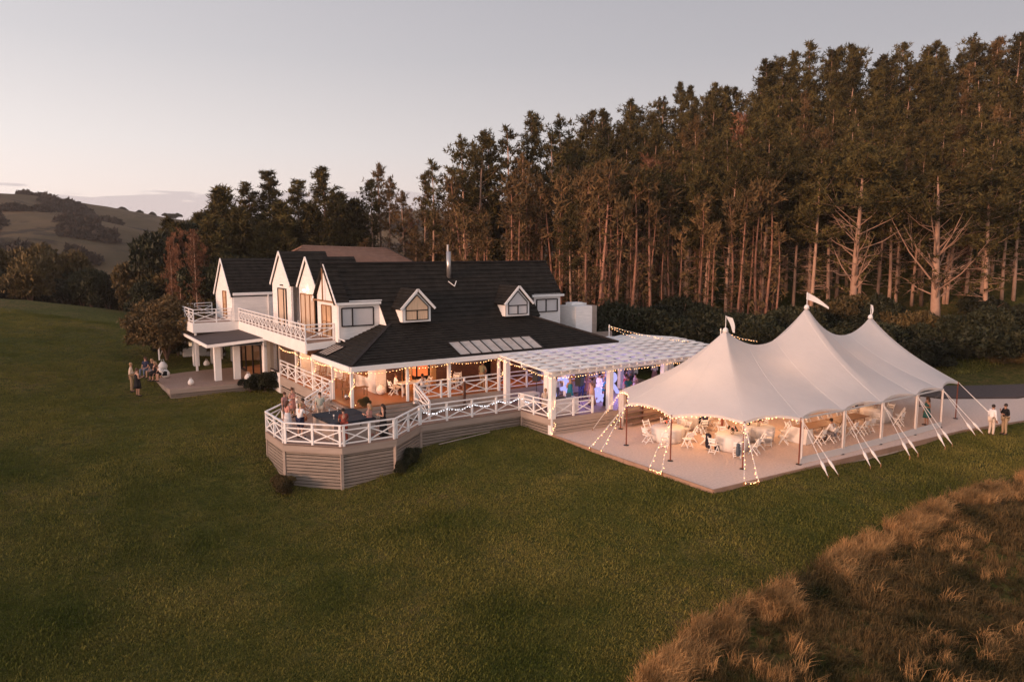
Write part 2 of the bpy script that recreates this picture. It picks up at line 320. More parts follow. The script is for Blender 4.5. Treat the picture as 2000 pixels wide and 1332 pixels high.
# ------------------------------------------------------------ crushed-shell pad, drive
pad = [(23.75, 31.6), (23.75, 20.15), (43.5, 19.35), (49, 18.5), (75, 14.5), (75, 19.5), (56, 21.6), (51.5, 24.5), (50.5, 30), (46, 36), (38.5, 36), (38.5, 33), (30, 33), (30, 31.6)]
tag(MB().prism(pad, -.5, 0).build('shell_pad', M['pebble']), kind='structure')
tag(MB().prism([(50.8, 30), (51.8, 24.7), (56.2, 21.8), (75, 19.7), (95, 16), (97, 20), (76, 24), (61, 26.3), (58, 31), (52, 44), (46, 44), (46.4, 36)], -.5, .05).build('drive', M['asphalt']), kind='structure')
edge = thing('pad_edging', 'low timber edging boards along the lawn side of the pale shell pad', 'edging', (23.75, 20.15, 0))
for a, b_ in (((23.7, 31.3), (23.7, 25.6)), ((23.7, 25.58), (23.7, 20.1)), ((23.72, 20.1), (30, 19.85)), ((30.02, 19.85), (36.5, 19.58)), ((36.52, 19.58), (43.5, 19.3)), ((43.52, 19.3), (49, 18.44)), ((49.02, 18.44), (60, 16.75))):
    pbar('edging_board', M['kerb'], edge, (*a, -.10), (*b_, -.10), .06, .26)
# ------------------------------------------------------------ the house
ZF, ZD = 1.7, .9
house = thing('house', 'white two-storey country house with dark tiled gabled roofs and wraparound verandah', 'house', (22, 44, .5))
def courses(mb, p0, p1, p2, p3, step=.34, th=.045):
    """tiled slope: p0-p1 is the eave, p3-p2 the top edge; each course laps over the one below"""
    p0, p1, p2, p3 = map(Vector, (p0, p1, p2, p3)); n = (p1 - p0).cross(p3 - p0).normalized()
    if n.z < 0: n = -n
    k = max(1, round(((p3 + p2) / 2 - (p0 + p1) / 2).length / step))
    for i in range(k):
        a, b = i / k, (i + 1) / k
        A0, A1, B1, B0 = p0.lerp(p3, a), p1.lerp(p2, a), p1.lerp(p2, b), p0.lerp(p3, b)
        mb.add([A0, A1, A1 + n * th, A0 + n * th, B1 + n * .004, B0 + n * .004], [(0, 1, 2, 3), (3, 2, 4, 5)])
    m_ = -n * .12
    mb.add([p0, p1, p2, p3, p0 + m_, p1 + m_, p2 + m_, p3 + m_], [(3, 2, 1, 0), (4, 5, 6, 7), (0, 4, 7, 3), (1, 2, 6, 5), (2, 3, 7, 6), (0, 1, 5, 4)])
S = (9.2 - 5.6) / (43.5 - 40.4)
def zs(y): return 9.2 - abs(43.5 - y) * S
# main block roof
mb = MB()
courses(mb, (15.3, 41.5, zs(41.5)), (18.15, 41.5, zs(41.5)), (18.15, 43.5, 9.2), (15.3, 43.5, 9.2))
courses(mb, (18.15, 40.4, 5.6), (29.45, 40.4, 5.6), (29.45, 43.5, 9.2), (18.15, 43.5, 9.2))
courses(mb, (29.45, 41.5, zs(41.5)), (32.2, 41.5, zs(41.5)), (32.2, 43.5, 9.2), (29.45, 43.5, 9.2))
courses(mb, (32.2, 47.3, zs(47.3)), (18.6, 47.3, zs(47.3)), (18.6, 43.5, 9.2), (32.2, 43.5, 9.2))
courses(mb, (18.6, 45.2, zs(45.2)), (15.3, 45.2, zs(45.2)), (15.3, 43.5, 9.2), (18.6, 43.5, 9.2))
rf = mb.build('roof', M['roof'], house)
MB().bar((15.28, 43.5, 9.25), (32.22, 43.5, 9.25), .22, .1).build('ridge_cap', M['roof2'], rf)
# verandah roof: front, left and right slopes with hips
mb = MB()
courses(mb, (14.15, 36.2, 3.96), (32.85, 36.2, 3.96), (28.65, 40.4, 5.6), (18.35, 40.4, 5.6), .3)
courses(mb, (14.15, 42.2, 3.96), (14.15, 36.2, 3.96), (18.35, 40.4, 5.6), (18.35, 41.75, 5.6), .3)
courses(mb, (32.85, 36.2, 3.96), (32.85, 46.5, 3.96), (28.65, 46.5, 5.6), (28.65, 40.4, 5.6), .3)
vr = mb.build('verandah_roof', M['roof'], house)
for a, b in (((14.15, 36.2, 4.02), (18.35, 40.4, 5.66)), ((32.85, 36.2, 4.02), (28.65, 40.4, 5.66))): MB().bar(a, b, .2, .09).build('hip_cap', M['roof2'], vr)
# fascia and gutters
for a, b in (((14.12, 36.12, 3.83), (32.9, 36.12, 3.83)), ((14.08, 36.16, 3.83), (14.08, 42.1, 3.83))): MB().bar(a, b, .09, .27).build('gutter', M['white'], house)
# skylight strips in the verandah roof
sl = thing_sl = None
def skylight(p0, p1, t0, n, axis):
    P0, P1, T0 = map(Vector, (p0, p1, t0)); up = T0 - P0; nn = (P1 - P0).cross(up).normalized(); nn = nn if nn.z > 0 else -nn
    fr = MB(); fr.bar(P0 + nn * .07, P1 + nn * .07, .05, .05); fr.bar(P0 + up + nn * .07, P1 + up + nn * .07, .05, .05)
    for i in range(n + 1): q = P0.lerp(P1, i / n) + nn * .07; fr.bar(q, q + up, .045, .05)
    f = fr.build('skylight', M['black_frame'], house)
    for i in range(n):
        a, b = P0.lerp(P1, (i + .06) / n) + nn * .065, P0.lerp(P1, (i + .94) / n) + nn * .065
        MB().add([a, b, b + up, a + up], [(0, 1, 2, 3)]).build('pane', M['skypane'], f)
M['skypane'] = mat('skylight_pane', (.50, .42, .36), .15, .18, 2.5, spec=.6)
SL = 1.64 / 4.2
skylight((20.8, 36.3, 4.0), (26.7, 36.3, 4.0), (20.8, 37.8, 4.0 + 1.5 * SL), 8, 0)
skylight((14.3, 41.6, 4.02), (14.3, 40.2, 4.02), (15.4, 41.6, 4.02 + 1.1 * SL), 4, 1)
# gable walls on the balcony: pointed white fronts with their own roofs running back (+x)
def gable(x, yc, hw, z0, ze, za, xe, label=None, skew=0):
    """front wall in the plane x, half width hw, eave ze, apex za, roof back to xe"""
    wl = MB(); w = .14
    pr = [(yc + hw, z0), (yc + hw, ze), (yc, za), (yc - hw, ze), (yc - hw, z0)]
    n = len(pr); vs = [(x, a, b) for a, b in pr] + [(x + w, a, b) for a, b in pr]
    wl.add(vs, [tuple(range(n)), tuple(range(n, 2 * n))[::-1]] + [(i, i + n, (i + 1) % n + n, (i + 1) % n) for i in range(n)])
    g_ = wl.build('gable_wall', M['white_wall'], house)
    if label: g_['label'] = label
    mb = MB(); o_ = .14; s_ = (za - ze) / hw
    for sgn in (-1, 1): courses(mb, (x - .12, yc + sgn * (hw + o_), ze - s_ * o_ + .1), (xe, yc + sgn * (hw + o_), ze - s_ * o_ + .1), (xe, yc, za + .12), (x - .12, yc, za + .12))
    r_ = mb.build('roof', M['roof'], house)
    for sgn in (-1, 1): MB().bar((x - .13, yc + sgn * (hw + o_), ze - s_ * o_ + .02), (x - .13, yc, za + .07), .05, .17).build('bargeboard', M['white'], r_)
    return g_
# main gable (nearest)
gable(15.5, 43.5, 1.95, 4.6, 7.0, 9.12, 16.2)
gable(15.5, 46.75, 1.75, 4.6, 7.75, 9.5, 18.7)
gable(15.5, 52.5, 2.2, 4.6, 7.7, 9.85, 18.8)
gable(13.25, 60.2, 2.7, 4.7, 6.65, 9.3, 22)
# small truss on the nearest gable
MB().bar((15.32, 43.5, 7.0), (15.32, 43.5, 8.95), .07, .07).bar((15.33, 41.7, 6.98), (15.33, 45.3, 6.98), .07, .10).build('gable_truss', M['brass'], house)
# walls
mb = MB()
mb.box((17.0, 41.62, 5.9), (2.7, .14, 2.3)); mb.box((30.9, 41.62, 5.3), (2.3, .14, 3.4))
mb.box((32.05, 44.4, 4.5), (.16, 5.4, 5.0)); mb.box((23.5, 47.2, 2.6), (17, .16, 4.2))
mb.build('upper_wall', M['white_wall'], house)
MB().add([(18.15, 41.6, zs(41.6)), (18.15, 41.6, 5.3), (18.15, 40.4, 5.58), (18.2, 41.6, zs(41.6)), (18.2, 41.6, 5.3), (18.2, 40.4, 5.58)], [(0, 1, 2), (5, 4, 3), (0, 3, 4, 1), (0, 2, 5, 3)]).build('cheek_wall', M['white'], house)
for a, b in (((15.4, 41.4, 6.88), (18.2, 41.4, 6.88)), ((29.5, 41.4, 6.88), (32.25, 41.4, 6.88))): MB().bar(a, b, .12, .15).build('gutter', M['white'], house)
MB().tube([(15.52, 41.42, 6.8), (15.52, 41.42, 4.85), (15.75, 41.1, 4.72)], .05, 8).build('downpipe', M['white'], house)
def window(x0, x1, y, z0, z1, mull, fmat, pmat, face='y', off=.05, fw=.07, rows=0, name='window'):
    """window in a wall facing -y (face 'y', x0..x1) or -x (face 'x', the span runs along y)"""
    def W(u, v, dpt): return (u, y - dpt, v) if face == 'y' else (y - dpt, u, v)
    fr = MB(); c = [(x0, z0), (x1, z0), (x1, z1), (x0, z1)]
    nrm = (0, 1, 0) if face == 'y' else (1, 0, 0)
    for i in range(4): fr.bar(W(*c[i], off), W(*c[(i + 1) % 4], off), fw, fw, nrm)
    for q in mull: u = x0 + (x1 - x0) * q; fr.bar(W(u, z0, off), W(u, z1, off), fw, fw, nrm)
    for q in range(rows): v = z0 + (z1 - z0) * (q + 1) / (rows + 1); fr.bar(W(x0, v, off), W(x1, v, off), fw * .5, fw, nrm)
    f = fr.build(name, fmat, house); us = [0] + list(mull) + [1]
    for i in range(len(us) - 1):
        a, b = x0 + (x1 - x0) * us[i], x0 + (x1 - x0) * us[i + 1]
        MB().add([W(a, z0, off - .02), W(b, z0, off - .02), W(b, z1, off - .02), W(a, z1, off - .02)], [(0, 1, 2, 3)]).build('pane', pmat, f)
    return f
BF = M['black_frame']
M['lit_blind2'] = mat('lit_blind_small', (.6, .45, .33), .7, .1, 2, emit=(1, .62, .36), es=.45)
window(15.75, 17.75, 41.55, 5.55, 6.62, [.33], BF, M['blind'])
window(29.95, 31.75, 41.55, 5.75, 6.62, [.45], BF, M['blind'])
# upper doors and windows behind the balcony (facing -x)
M['lit_room'] = mat('lit_room', (.40, .25, .15), .6, .45, 1.1, stretch=(1, 3, 1), emit=(1, .50, .24), es=.10)
window(42.5, 44.1, 15.5, 4.75, 6.7, [.5], M['brass'], M['lit_room'], 'x', rows=1)
window(45.4, 48.1, 15.5, 4.75, 7.2, [.33, .66], M['brass'], M['interior_glow'], 'x')
window(51.3, 53.2, 15.5, 4.75, 7.35, [.3], BF, M['interior_glow'], 'x')
window(59.2, 60.2, 13.25, 4.9, 6.9, [], M['brass'], M['lit_room'], 'x', rows=3)
MB().box((15.42, 52.2, 7.6), (.14, .34, .08)).build('vent', BF, house)
MB().tube([(15.3, 46.8, 7.5), (15.25, 46.8, 7.42)], .09, 8).build('wall_light', M['lamp'], house)
# recessed walls between the gables and along the far wing
mb = MB(); mb.box((16.3, 49.9, 6.3), (.14, 2.0, 3.6)); mb.box((16.6, 57.5, 5.8), (6.5, .14, 2.1)); mb.box((16.6, 54.2, 5.6), (.14, 3.8, 4)); mb.build('recess_wall', M['white_wall'], house)
MB().bar((13.3, 57.36, 6.72), (16.2, 57.36, 6.72), .12, .14).build('gutter', M['white'], house)
MB().tube([(15.9, 57.35, 6.7), (15.9, 57.35, 4.9)], .05, 6).build('downpipe', M['white'], house)
window(49.2, 50.2, 16.22, 5.2, 7.2, [], BF, M['glass_dull'], 'x')
# dormers
def dormer(xc, lit):
    hw = .93; y = 40.05; z0, ze, za = 5.72, 6.72, 7.62
    fr = MB(); pr = [(xc - hw, z0), (xc + hw, z0), (xc + hw, ze), (xc, za), (xc - hw, ze)]; n = 5
    vs = [(a, y, b) for a, b in pr] + [(a, y + .06, b) for a, b in pr]
    fr.add(vs, [tuple(range(n)), tuple(range(n, 2 * n))[::-1]] + [(i, i + n, (i + 1) % n + n, (i + 1) % n) for i in range(n)])
    for sg in (-1, 1): fr.add([(xc + sg * hw, y, z0), (xc + sg * hw, y, ze), (xc + sg * hw, 42.0, ze), (xc + sg * hw, 41.0, z0)], [(0, 1, 2, 3)])
    d = fr.build('dormer', M['white'], house)
    d['label'] = 'dormer with amber-lit window' if lit else 'dormer with pale blind, nearer the right gable'
    mb = MB(); o_ = .22; s_ = (za - ze) / hw
    for sg in (-1, 1): courses(mb, (xc + sg * (hw + o_), y - .18, ze - s_ * o_ + .04), (xc + sg * (hw + o_), 41.6, ze - s_ * o_ + .04), (xc, 42.3, za + .1), (xc, y - .18, za + .1), .25)
    mb.build('dormer_roof', M['roof'], d)
    b2 = MB()
    for sg in (-1, 1): b2.bar((xc + sg * (hw + o_), y - .2, ze - s_ * o_), (xc, y - .2, za + .06), .06, .14)
    b2.build('bargeboard', M['white'], d)
    P = [(xc - .74, 5.85), (xc + .74, 5.85), (xc + .74, 6.62), (xc, 7.35), (xc - .74, 6.62)]
    f = MB()
    for i in range(5): f.bar((P[i][0], y - .03, P[i][1]), (P[(i + 1) % 5][0], y - .03, P[(i + 1) % 5][1]), .05, .05, (0, 1, 0))
    f.bar((xc - .74, y - .03, 6.42), (xc + .74, y - .03, 6.42), .06, .05, (0, 1, 0)); f.bar((xc, y - .03, 5.85), (xc, y - .03, 6.42), .07, .05, (0, 1, 0))
    f.build('window_frame', BF, d)
    pm = M['lit_room2'] if lit else M['blind']
    MB().add([(a, y - .015, b) for a, b in [(xc - .74, 6.42), (xc + .74, 6.42), (xc + .74, 6.62), (xc, 7.35), (xc - .74, 6.62)]], [(0, 1, 2, 3, 4)]).build('pane', pm, d)
    for sg in (-1, 1): MB().add([(xc + sg * .37 + a, y - .015, b) for a, b in ((-.37, 5.85), (.37, 5.85), (.37, 6.42), (-.37, 6.42))], [(0, 1, 2, 3)]).build('pane', pm, d)
M['lit_room2'] = mat('lit_blind', (.52, .36, .25), .6, .2, 2.5, stretch=(6, 1, .4), emit=(1, .55, .3), es=.10)
dormer(19.95, True); dormer(27.35, False)
# flue
fl = MB().tube([(23.65, 42.7, 8.2), (23.65, 42.7, 9.95)], .155, 14).build('chimney_flue', M['steel'], house, True)
MB().tube([(23.6, 42.7, 9.95), (23.6, 42.7, 10.4)], .08, 8).build('flue_cap', M['steel'], fl)
MB().bar((23.35, 42.25, 8.02), (23.65, 41.95, 7.7), .04, .04).bar((23.65, 41.95, 7.7), (23.98, 42.3, 8.02), .04, .04).build('flashing', M['white'], fl)
# rusty-roofed rear wing
mb = MB(); courses(mb, (19.8, 66.5, 8.6), (33.5, 66.5, 8.6), (31.4, 70, 10.3), (22.9, 70, 10.55), .4); courses(mb, (33.5, 74, 8.4), (19.8, 74, 8.4), (22.9, 70, 10.55), (31.4, 70, 10.3), .4)
rw = thing('outbuilding', 'building behind the house with a rust-brown roof and pale end gable', 'building', (27, 70, 1))
mb.build('roof', M['roof_orange'], rw)
MB().add([(33.5, 66.5, 8.5), (31.35, 70, 10.25), (33.5, 74, 8.3), (33.5, 66.5, 1), (33.5, 74, 1)], [(0, 1, 2), (0, 2, 4, 3)]).build('gable_wall', M['white_wall'], rw)
MB().bar((33.55, 66.4, 8.5), (31.5, 69.9, 10.3), .1, .2).build('bargeboard', M['roof2'], rw)
MB().box((26.8, 70.2, 4.6), (13, 7, 7.4)).build('wall', M['white_wall'], rw)
# white tank-like box beside the right end
bx = thing('cool_room', 'white boxy plant room with vents on top at the right end of the house', 'plant room', (34.2, 42.2, 3))
MB().box((33.6, 41.7, 5.0), (1.5, 1.9, 2.1)).build('shell', M['white_wall'], bx)
MB().box((34.9, 42.2, 4.9), (.9, 1.6, 2.2)).build('louvre_panel', M['fascia'], bx)
MB().box((33.6, 41.9, 6.18), (1.0, .7, .2)).build('roof_hatch', M['white'], bx); MB().box((34.6, 42.2, 6.1), (.5, .4, .16)).build('vent', M['white'], bx)
MB().add([(32.9, 40.5, 4.05), (34.4, 40.3, 3.95), (35.2, 41, 3.85), (34.8, 42, 4.0), (32.9, 42, 4.2)], [(0, 1, 2, 3, 4)]).build('flashing', M['white'], bx)

# ground-floor walls, floor and interior
mb = MB()
mb.box((15.35, 58, 2.55), (3.1, 13, 4.6)) if False else None
mb.box((13.87, 56.1, 3.9), (.14, 9.9, .9)); mb.box((13.87, 60.0, 2.1), (.14, 2.2, 2.9)); mb.box((13.87, 51.55, 2.1), (.14, .8, 2.9)); mb.box((14.27, 50.35, 1.12), (.14, 2.3, 1.5)); mb.box((14.27, 50.35, 4.25), (.14, 2.3, .5)); mb.box((14.07, 51.42, 2.4), (.5, .16, 4))
mb.box((14.3, 61.1, 2.7), (1.0, .16, 4)); mb.box((14.27, 51.38, 2.6), (.16, .2, 3.9))
mb.build('ground_floor_wall', M['white_wall'], house)
# inner walls behind the verandah
mb = MB()
mb.box((17.0, 44.6, 2.12), (.14, 10, .84)); mb.box((17.0, 44.6, 4.15), (.14, 10, .7)); mb.box((17.0, 40.1, 2.85), (.145, 1.0, 2.3)); mb.box((17.0, 46.1, 2.9), (.15, .5, 2.3)); mb.box((17.0, 49.5, 2.85), (.145, .3, 2.3))
mb.box((17.45, 39.58, 2.85), (1.0, .14, 2.3)); mb.box((25, 39.58, 4.1), (16, .14, .75)); mb.box((30.2, 39.58, 2.85), (2.3, .141, 2.3))
mb.build('inner_wall', M['white_wall'], house)
MB().box((22.55, 39.6, 2.85), (3.1, .1, 2.3)).box((27, 39.6, 2.85), (4.1, .1, 2.3)).build('panelled_wall', M['wood_dark'], house)
for xx in (18.75, 18.95, 20.45): MB().box((xx, 39.55, 2.85), (.09, .12, 2.3)).build('door_post', BF, house)
MB().box((18.1, 39.5, 2.75), (1.0, .05, 2.1)).build('door', M['wood_dark'], house)
window(40.7, 45.8, 16.93, 2.55, 3.8, [.2, .4, .6, .8], M['brass'], M['glass'], 'x')
window(46.4, 49.3, 16.93, 1.85, 3.8, [.5], M['brass'], M['glass'], 'x')
window(49.35, 51.25, 14.2, 1.9, 4.0, [], BF, M['glass_dull'], 'x')
window(52.1, 54.2, 13.8, 1.12, 3.4, [], BF, M['glass'], 'x', name='sliding_door', fw=.1)
window(56.2, 58.8, 13.8, 1.12, 3.4, [.5], BF, M['glass'], 'x', name='sliding_door', fw=.1)
# floors and partition walls inside
MB().box((24, 43.3, 1.55), (13.8, 7.2, .25)).box((15.6, 50.5, 1.55), (2.5, 3, .25)).build('inner_floor', M['wood_int'], house)
MB().box((16.8, 56.2, .92), (6.0, 9.6, .25)).build('hall_floor', M['wood_int'], house)
mb = MB(); mb.box((24, 46.9, 2.9), (14, .1, 2.5)); mb.box((21.6, 43.2, 2.9), (.1, 7.2, 2.5)); mb.box((18.8, 56.2, 2.4), (.1, 9.6, 3)); mb.box((16.3, 51.2, 2.4), (4.8, .1, 3.0)); mb.box((16.3, 61.0, 2.4), (4.8, .1, 3.0)); mb.build('partition', M['interior_glow'], house)
MB().box((24, 43.4, 4.2), (14, 7.3, .08)).box((16.3, 56.1, 4.2), (4.8, 9.7, .08)).build('ceiling', M['white'], house)
# verandah ceiling, floor, skirt
MB().add([(14.3, 36.4, 3.72), (32.7, 36.4, 3.72), (32.7, 39.6, 3.74), (17, 39.6, 3.74), (17, 49.6, 3.74), (14.3, 49.6, 3.72)], [(0, 1, 2, 3, 4, 5)]).build('verandah_ceiling', M['wood_int'], house)
MB().prism([(14.3, 36.5), (32.7, 36.5), (32.7, 39.6), (17, 39.6), (17, 49.4), (14.3, 49.4)], 1.5, ZF).build('verandah_floor', M['stain'], house)
sk = MB()
MB().bar((14.26, 39.6, 1.35), (14.26, 49.5, 1.35), .08, .62).bar((17.9, 36.44, 1.3), (32.7, 36.44, 1.3), .08, .72).build('verandah_fascia', M['fascia'], house)
for k in range(8):
    z = .88 - k * .145
    pbar('skirt_board', M['fascia'], house, (14.27, 39.6, z), (14.27, 49.4, z + .0), .04, .115)
for y in (43, 46.2): piece('skirt_post', M['deck_grey'], house, (14.2, y, .6), (.12, .12, 1.4))
# verandah posts
for x, y, z0, wd in ((14.33, 36.6, ZF, .15), (14.33, 39.4, ZF, .13), (14.33, 42.7, .6, .17), (14.33, 45.9, 1.0, .14), (17.55, 36.55, ZF, .13), (20.15, 36.5, 1.2, .17), (23.55, 36.5, 1.2, .15), (14.28, 49.5, .4, .14)):
    piece('verandah_post', M['white'], house, (x, y, (z0 + 3.75) / 2), (wd, wd, 3.75 - z0))
# balcony: floor, fascia, underside
bp_ = [(13.75, 42.0), (15.6, 42.0), (15.6, 49), (16.4, 49), (16.4, 57.6), (13.2, 57.6), (13.2, 64.3), (10.5, 64.3), (10.5, 57.6), (13.75, 57.6)]
MB().prism(bp_, 4.55, 4.72).build('balcony_floor', M['deck'], house)
for a, b in (((13.7, 41.95), (13.7, 57.5)), ((13.7, 57.55), (10.5, 57.55)), ((10.45, 57.5), (10.45, 64.3))):
    MB().bar((*a, 4.36), (*b, 4.36), .1, .7).build('balcony_fascia', M['white'], house)
MB().bar((13.7, 41.97, 4.4), (15.5, 41.97, 4.5), .1, .4).build('balcony_fascia', M['white'], house)
MB().box((12.2, 63.2, 2.6), (3.2, .16, 3.4)).box((13.3, 62.6, 2.6), (.16, 1.2, 3.4)).build('far_wing_wall', M['white_wall'], house)
window(11.0, 12.3, 63.1, 2.35, 3.15, [], BF, M['lit_blind2'])
for x, y in ((10.6, 57.7), (10.6, 64.1)): piece('balcony_post', M['white'], house, (x, y, 2.8), (.14, .14, 3.3))
# patio porch roof and columns
mb = MB(); rp = [(13.78, 50.9, 4.1), (10.2, 51.6, 3.78), (10.3, 62.2, 3.78), (13.78, 63, 4.1)]
mb.add([Vector(p) for p in rp] + [Vector(p) - Vector((0, 0, .05)) for p in rp], [(0, 1, 2, 3)[::-1], (4, 5, 6, 7), (0, 4, 5, 1), (1, 5, 6, 2), (2, 6, 7, 3), (3, 7, 4, 0)]); mb.build('porch_roof', M['porch_roof'], house)
MB().bar((13.78, 50.88, 3.98), (10.16, 51.58, 3.66), .08, .2).bar((10.16, 51.58, 3.66), (10.26, 62.2, 3.66), .08, .2).build('porch_fascia', M['white'], house)
MB().add([(13.78, 51, 3.62), (10.25, 51.7, 3.58), (10.35, 62, 3.58), (13.78, 62.4, 3.62)], [(0, 1, 2, 3)]).build('porch_ceiling', M['white'], house)
for x, y in ((11.03, 60.3), (11.1, 53.2), (12.35, 53.1), (12.4, 60.6)): piece('porch_column', M['white'], house, (x, y, 2.35), (.42, .42, 2.58))
MB().tube([(13.72, 51.1, 4.0), (13.72, 51.1, 1.0)], .055, 8).build('downpipe', M['white'], house)
# lamps that light the rooms and the verandah
def lamp(name, loc, energy, label, col=(1, .50, .22), r=.10, cat='lamp', globe=True, group=None, mt=None):
    t_ = thing(name, label, cat, loc, group)
    if globe: MB().ball((0, 0, 0), r, 10, 8).build('globe', mt or M['lamp'], t_, True, True)
    MB().tube([(0, 0, r * .9), (0, 0, r + .12)], .015, 5).build('stem', M['black'], t_, False, True)
    ld = bpy.data.lights.new(name + '_light', 'POINT'); ld.energy = energy; ld.color = col; ld.shadow_soft_size = r * 1.2
    lo = bpy.data.objects.new('light', ld); COL.objects.link(lo); lo.parent = t_; lo.location = (0, 0, -r * 1.6)
    return t_
lamp('ceiling_lamp', (15.3, 41.3, 3.5), 32, 'small round lamp under the left verandah ceiling near its middle')
lamp('ceiling_lamp', (15.3, 46.0, 3.5), 26, 'small round lamp at the far end of the left verandah ceiling')
lamp('ceiling_lamp', (17.0, 38.0, 3.5), 45, 'small round lamp under the corner of the verandah ceiling')
lamp('ceiling_lamp', (20.5, 38.0, 3.5), 40, 'small round lamp over the front verandah table')
lamp('ceiling_lamp', (25.0, 38.0, 3.5), 40, 'small round lamp over the front verandah near the standing man')
lamp('ceiling_lamp', (29.5, 38.0, 3.5), 30, 'small round lamp at the right end of the front verandah')
lamp('pendant_lamp', (19.6, 43.0, 3.6), 150, 'pendant lamp glowing in the orange room behind the front verandah', col=(1, .42, .14))
lamp('pendant_lamp', (18.6, 47.5, 3.6), 70, 'pendant lamp in the room behind the left verandah windows', col=(1, .45, .18))
lamp('pendant_lamp', (16.4, 55.4, 3.4), 80, 'pendant lamp in the hall behind the patio sliding doors', col=(1, .58, .34))
# ------------------------------------------------------------ lower deck with its boarded skirt
deck = thing('deck', 'low timber deck with an octagonal end and grey slatted skirt in front of the verandah', 'deck', (13.5, 35, ZD))
OV = [(9.92, 37.3), (9.94, 34.35), (12.05, 32.2), (14.82, 32.15), (17.15, 34.12), (23.5, 34.1), (23.6, 31.35), (28.3, 31.1), (36.5, 31.8), (36.5, 39.5), (32.7, 39.5), (32.7, 36.4), (14.25, 36.4), (14.25, 40.6), (12.6, 40.6)]
MB().prism(OV, ZD - .06, ZD).build('deck_floor', M['deck'], deck)
seg = list(zip(OV[:9], OV[1:9]))
seg = [(OV[14], OV[0])] + seg[:7]
gz = lambda x, y: tz(x, y) - .08
def inset(a, b, d):
    a, b = Vector((*a, 0)), Vector((*b, 0)); n = Vector(((b - a).y, -(b - a).x, 0)).normalized(); return a - n * d, b - n * d
for i, (a, b) in enumerate(seg):
    A, B = inset(a, b, .03)
    pbar('fascia_board', M['fascia'], deck, (A.x, A.y, ZD - .2), (B.x, B.y, ZD - .2), .06, .34)
    A, B = inset(a, b, .10)
    if i == 7: continue
    n = 1 if i not in (5, 6) else 1
    g0, g1 = gz(A.x, A.y), gz(B.x, B.y); z = ZD - .44; k = 0
    while z > min(g0, g1) - .1 and k < 14:
        # boards stay level; the last ones run into the sloping ground
        pbar('skirt_board', M['deck_grey'], deck, (A.x, A.y, z), (B.x, B.y, z), .035, .125)
        z -= .158; k += 1
    MB().bar((A.x, A.y, 0) if False else (A.x, A.y, (ZD + min(g0, g1)) / 2 - .2), (B.x, B.y, (ZD + min(g0, g1)) / 2 - .2), .02, 1.6).build('skirt_backing', M['bark_dark'], deck) if False else None
    for P_, g_ in ((A, g0),):
        piece('skirt_post', M['fascia'], deck, (P_.x, P_.y, (ZD - .36 + g_ - .1) / 2), (.13, .13, ZD - .36 - g_ + .2), Matrix.Rotation(math.atan2((B - A).y, (B - A).x), 3, 'Z'))
for a, b in (((23.62, 31.33), (28.3, 31.08)), ((28.32, 31.08), (36.5, 31.78))):
    for zz_, hh_ in ((ZD - .17, .30), (ZD - .42, .17), (ZD - .62, .17), (ZD - .81, .16)): pbar('fascia_board', M['fascia'], deck, (*a, zz_), (*b, zz_), .05, hh_)
for k in range(3): pbar('tread', M['deck'], deck, (28.5, 30.95 - .3 * k, .66 - .22 * k), (36.4, 31.6 - .3 * k, .66 - .22 * k), .32, .05)
# floor boards of the deck read as long planks near the steps
steps = thing('steps', 'wide grey timber steps from the corner of the verandah down to the octagonal deck', 'steps', (16.2, 35.5, ZD))
for k in range(4):
    z = ZF - .16 * (k + 1) - .02
    for q in range(2): piece('tread', M['deck_grey'], steps, (16.1, 36.32 - .30 * k - .15 * q, z), (3.4, .138, .05))
    piece('riser', M['fascia'], steps, (16.1, 36.40 - .30 * k, z + .06), (3.4, .03, .12))
for k in range(4):
    z = ZF - .16 * (k + 1) - .02
    piece('tread', M['fascia'], steps, (14.12 - .30 * k, 38.1, z), (.29, 2.5, .05)); piece('riser', M['deck'], steps, (14.22 - .30 * k, 38.1, z + .06), (.03, 2.5, .12))
tag(steps, group=None)

# ------------------------------------------------------------ railings
def railing(label, pts, h=1.0, zb=.0, wd=.10, panels=None, tops=True, mats=None, x=True, lastpost=True, bw=.055, group='white cross-braced railings', doubles=()):
    """white railing: posts, top, middle and bottom rails and crossed braces. pts: (x, y, z)"""
    r = thing('railing', label, 'railing', pts[0], group); mt = mats or M['white_rail']
    pts = [Vector(p) for p in pts]
    for s_, (a, b) in enumerate(zip(pts[:-1], pts[1:])):
        n = panels[s_] if panels else max(1, round((b - a).length / 1.55)); d = (b - a).normalized()
        rot = Matrix.Rotation(math.atan2(d.y, d.x), 3, 'Z')
        up = Vector((0, 0, 1))
        for hh, w_, t_ in ((h, wd, .05), (h * .76, .045, .06), (.13, .045, .06)):
            pbar('rail', mt, r, a + up * hh, b + up * hh, w_ if hh < h else .11, t_)
        for i in range(n + 1):
            if i == n and s_ == len(pts) - 2 and not lastpost: continue
            if i == 0 and s_ > 0 and not doubles: continue
            p = a.lerp(b, i / n)
            if doubles and i == 0: p = p + d * .09
            if doubles and i == n: p = p - d * .09
            piece('post', mt, r, p + up * (h / 2 - .02), (wd, wd, h + .02), rot)
        if x:
            for i in range(n):
                p, q = a.lerp(b, i / n), a.lerp(b, (i + 1) / n)
                pbar('brace', mt, r, p + up * .15, q + up * (h * .74), .035, bw); pbar('brace', mt, r, p + up * (h * .74), q + up * .15, .03, bw)
    return r
z = ZD
railing('white cross-braced railing round the octagonal deck end', [(12.55, 40.3, z), (9.98, 37.3, z), (10.0, 34.4, z), (12.08, 32.27, z), (14.8, 32.22, z), (17.1, 34.18, z)], panels=[2, 2, 2, 2, 2], doubles=(1,))
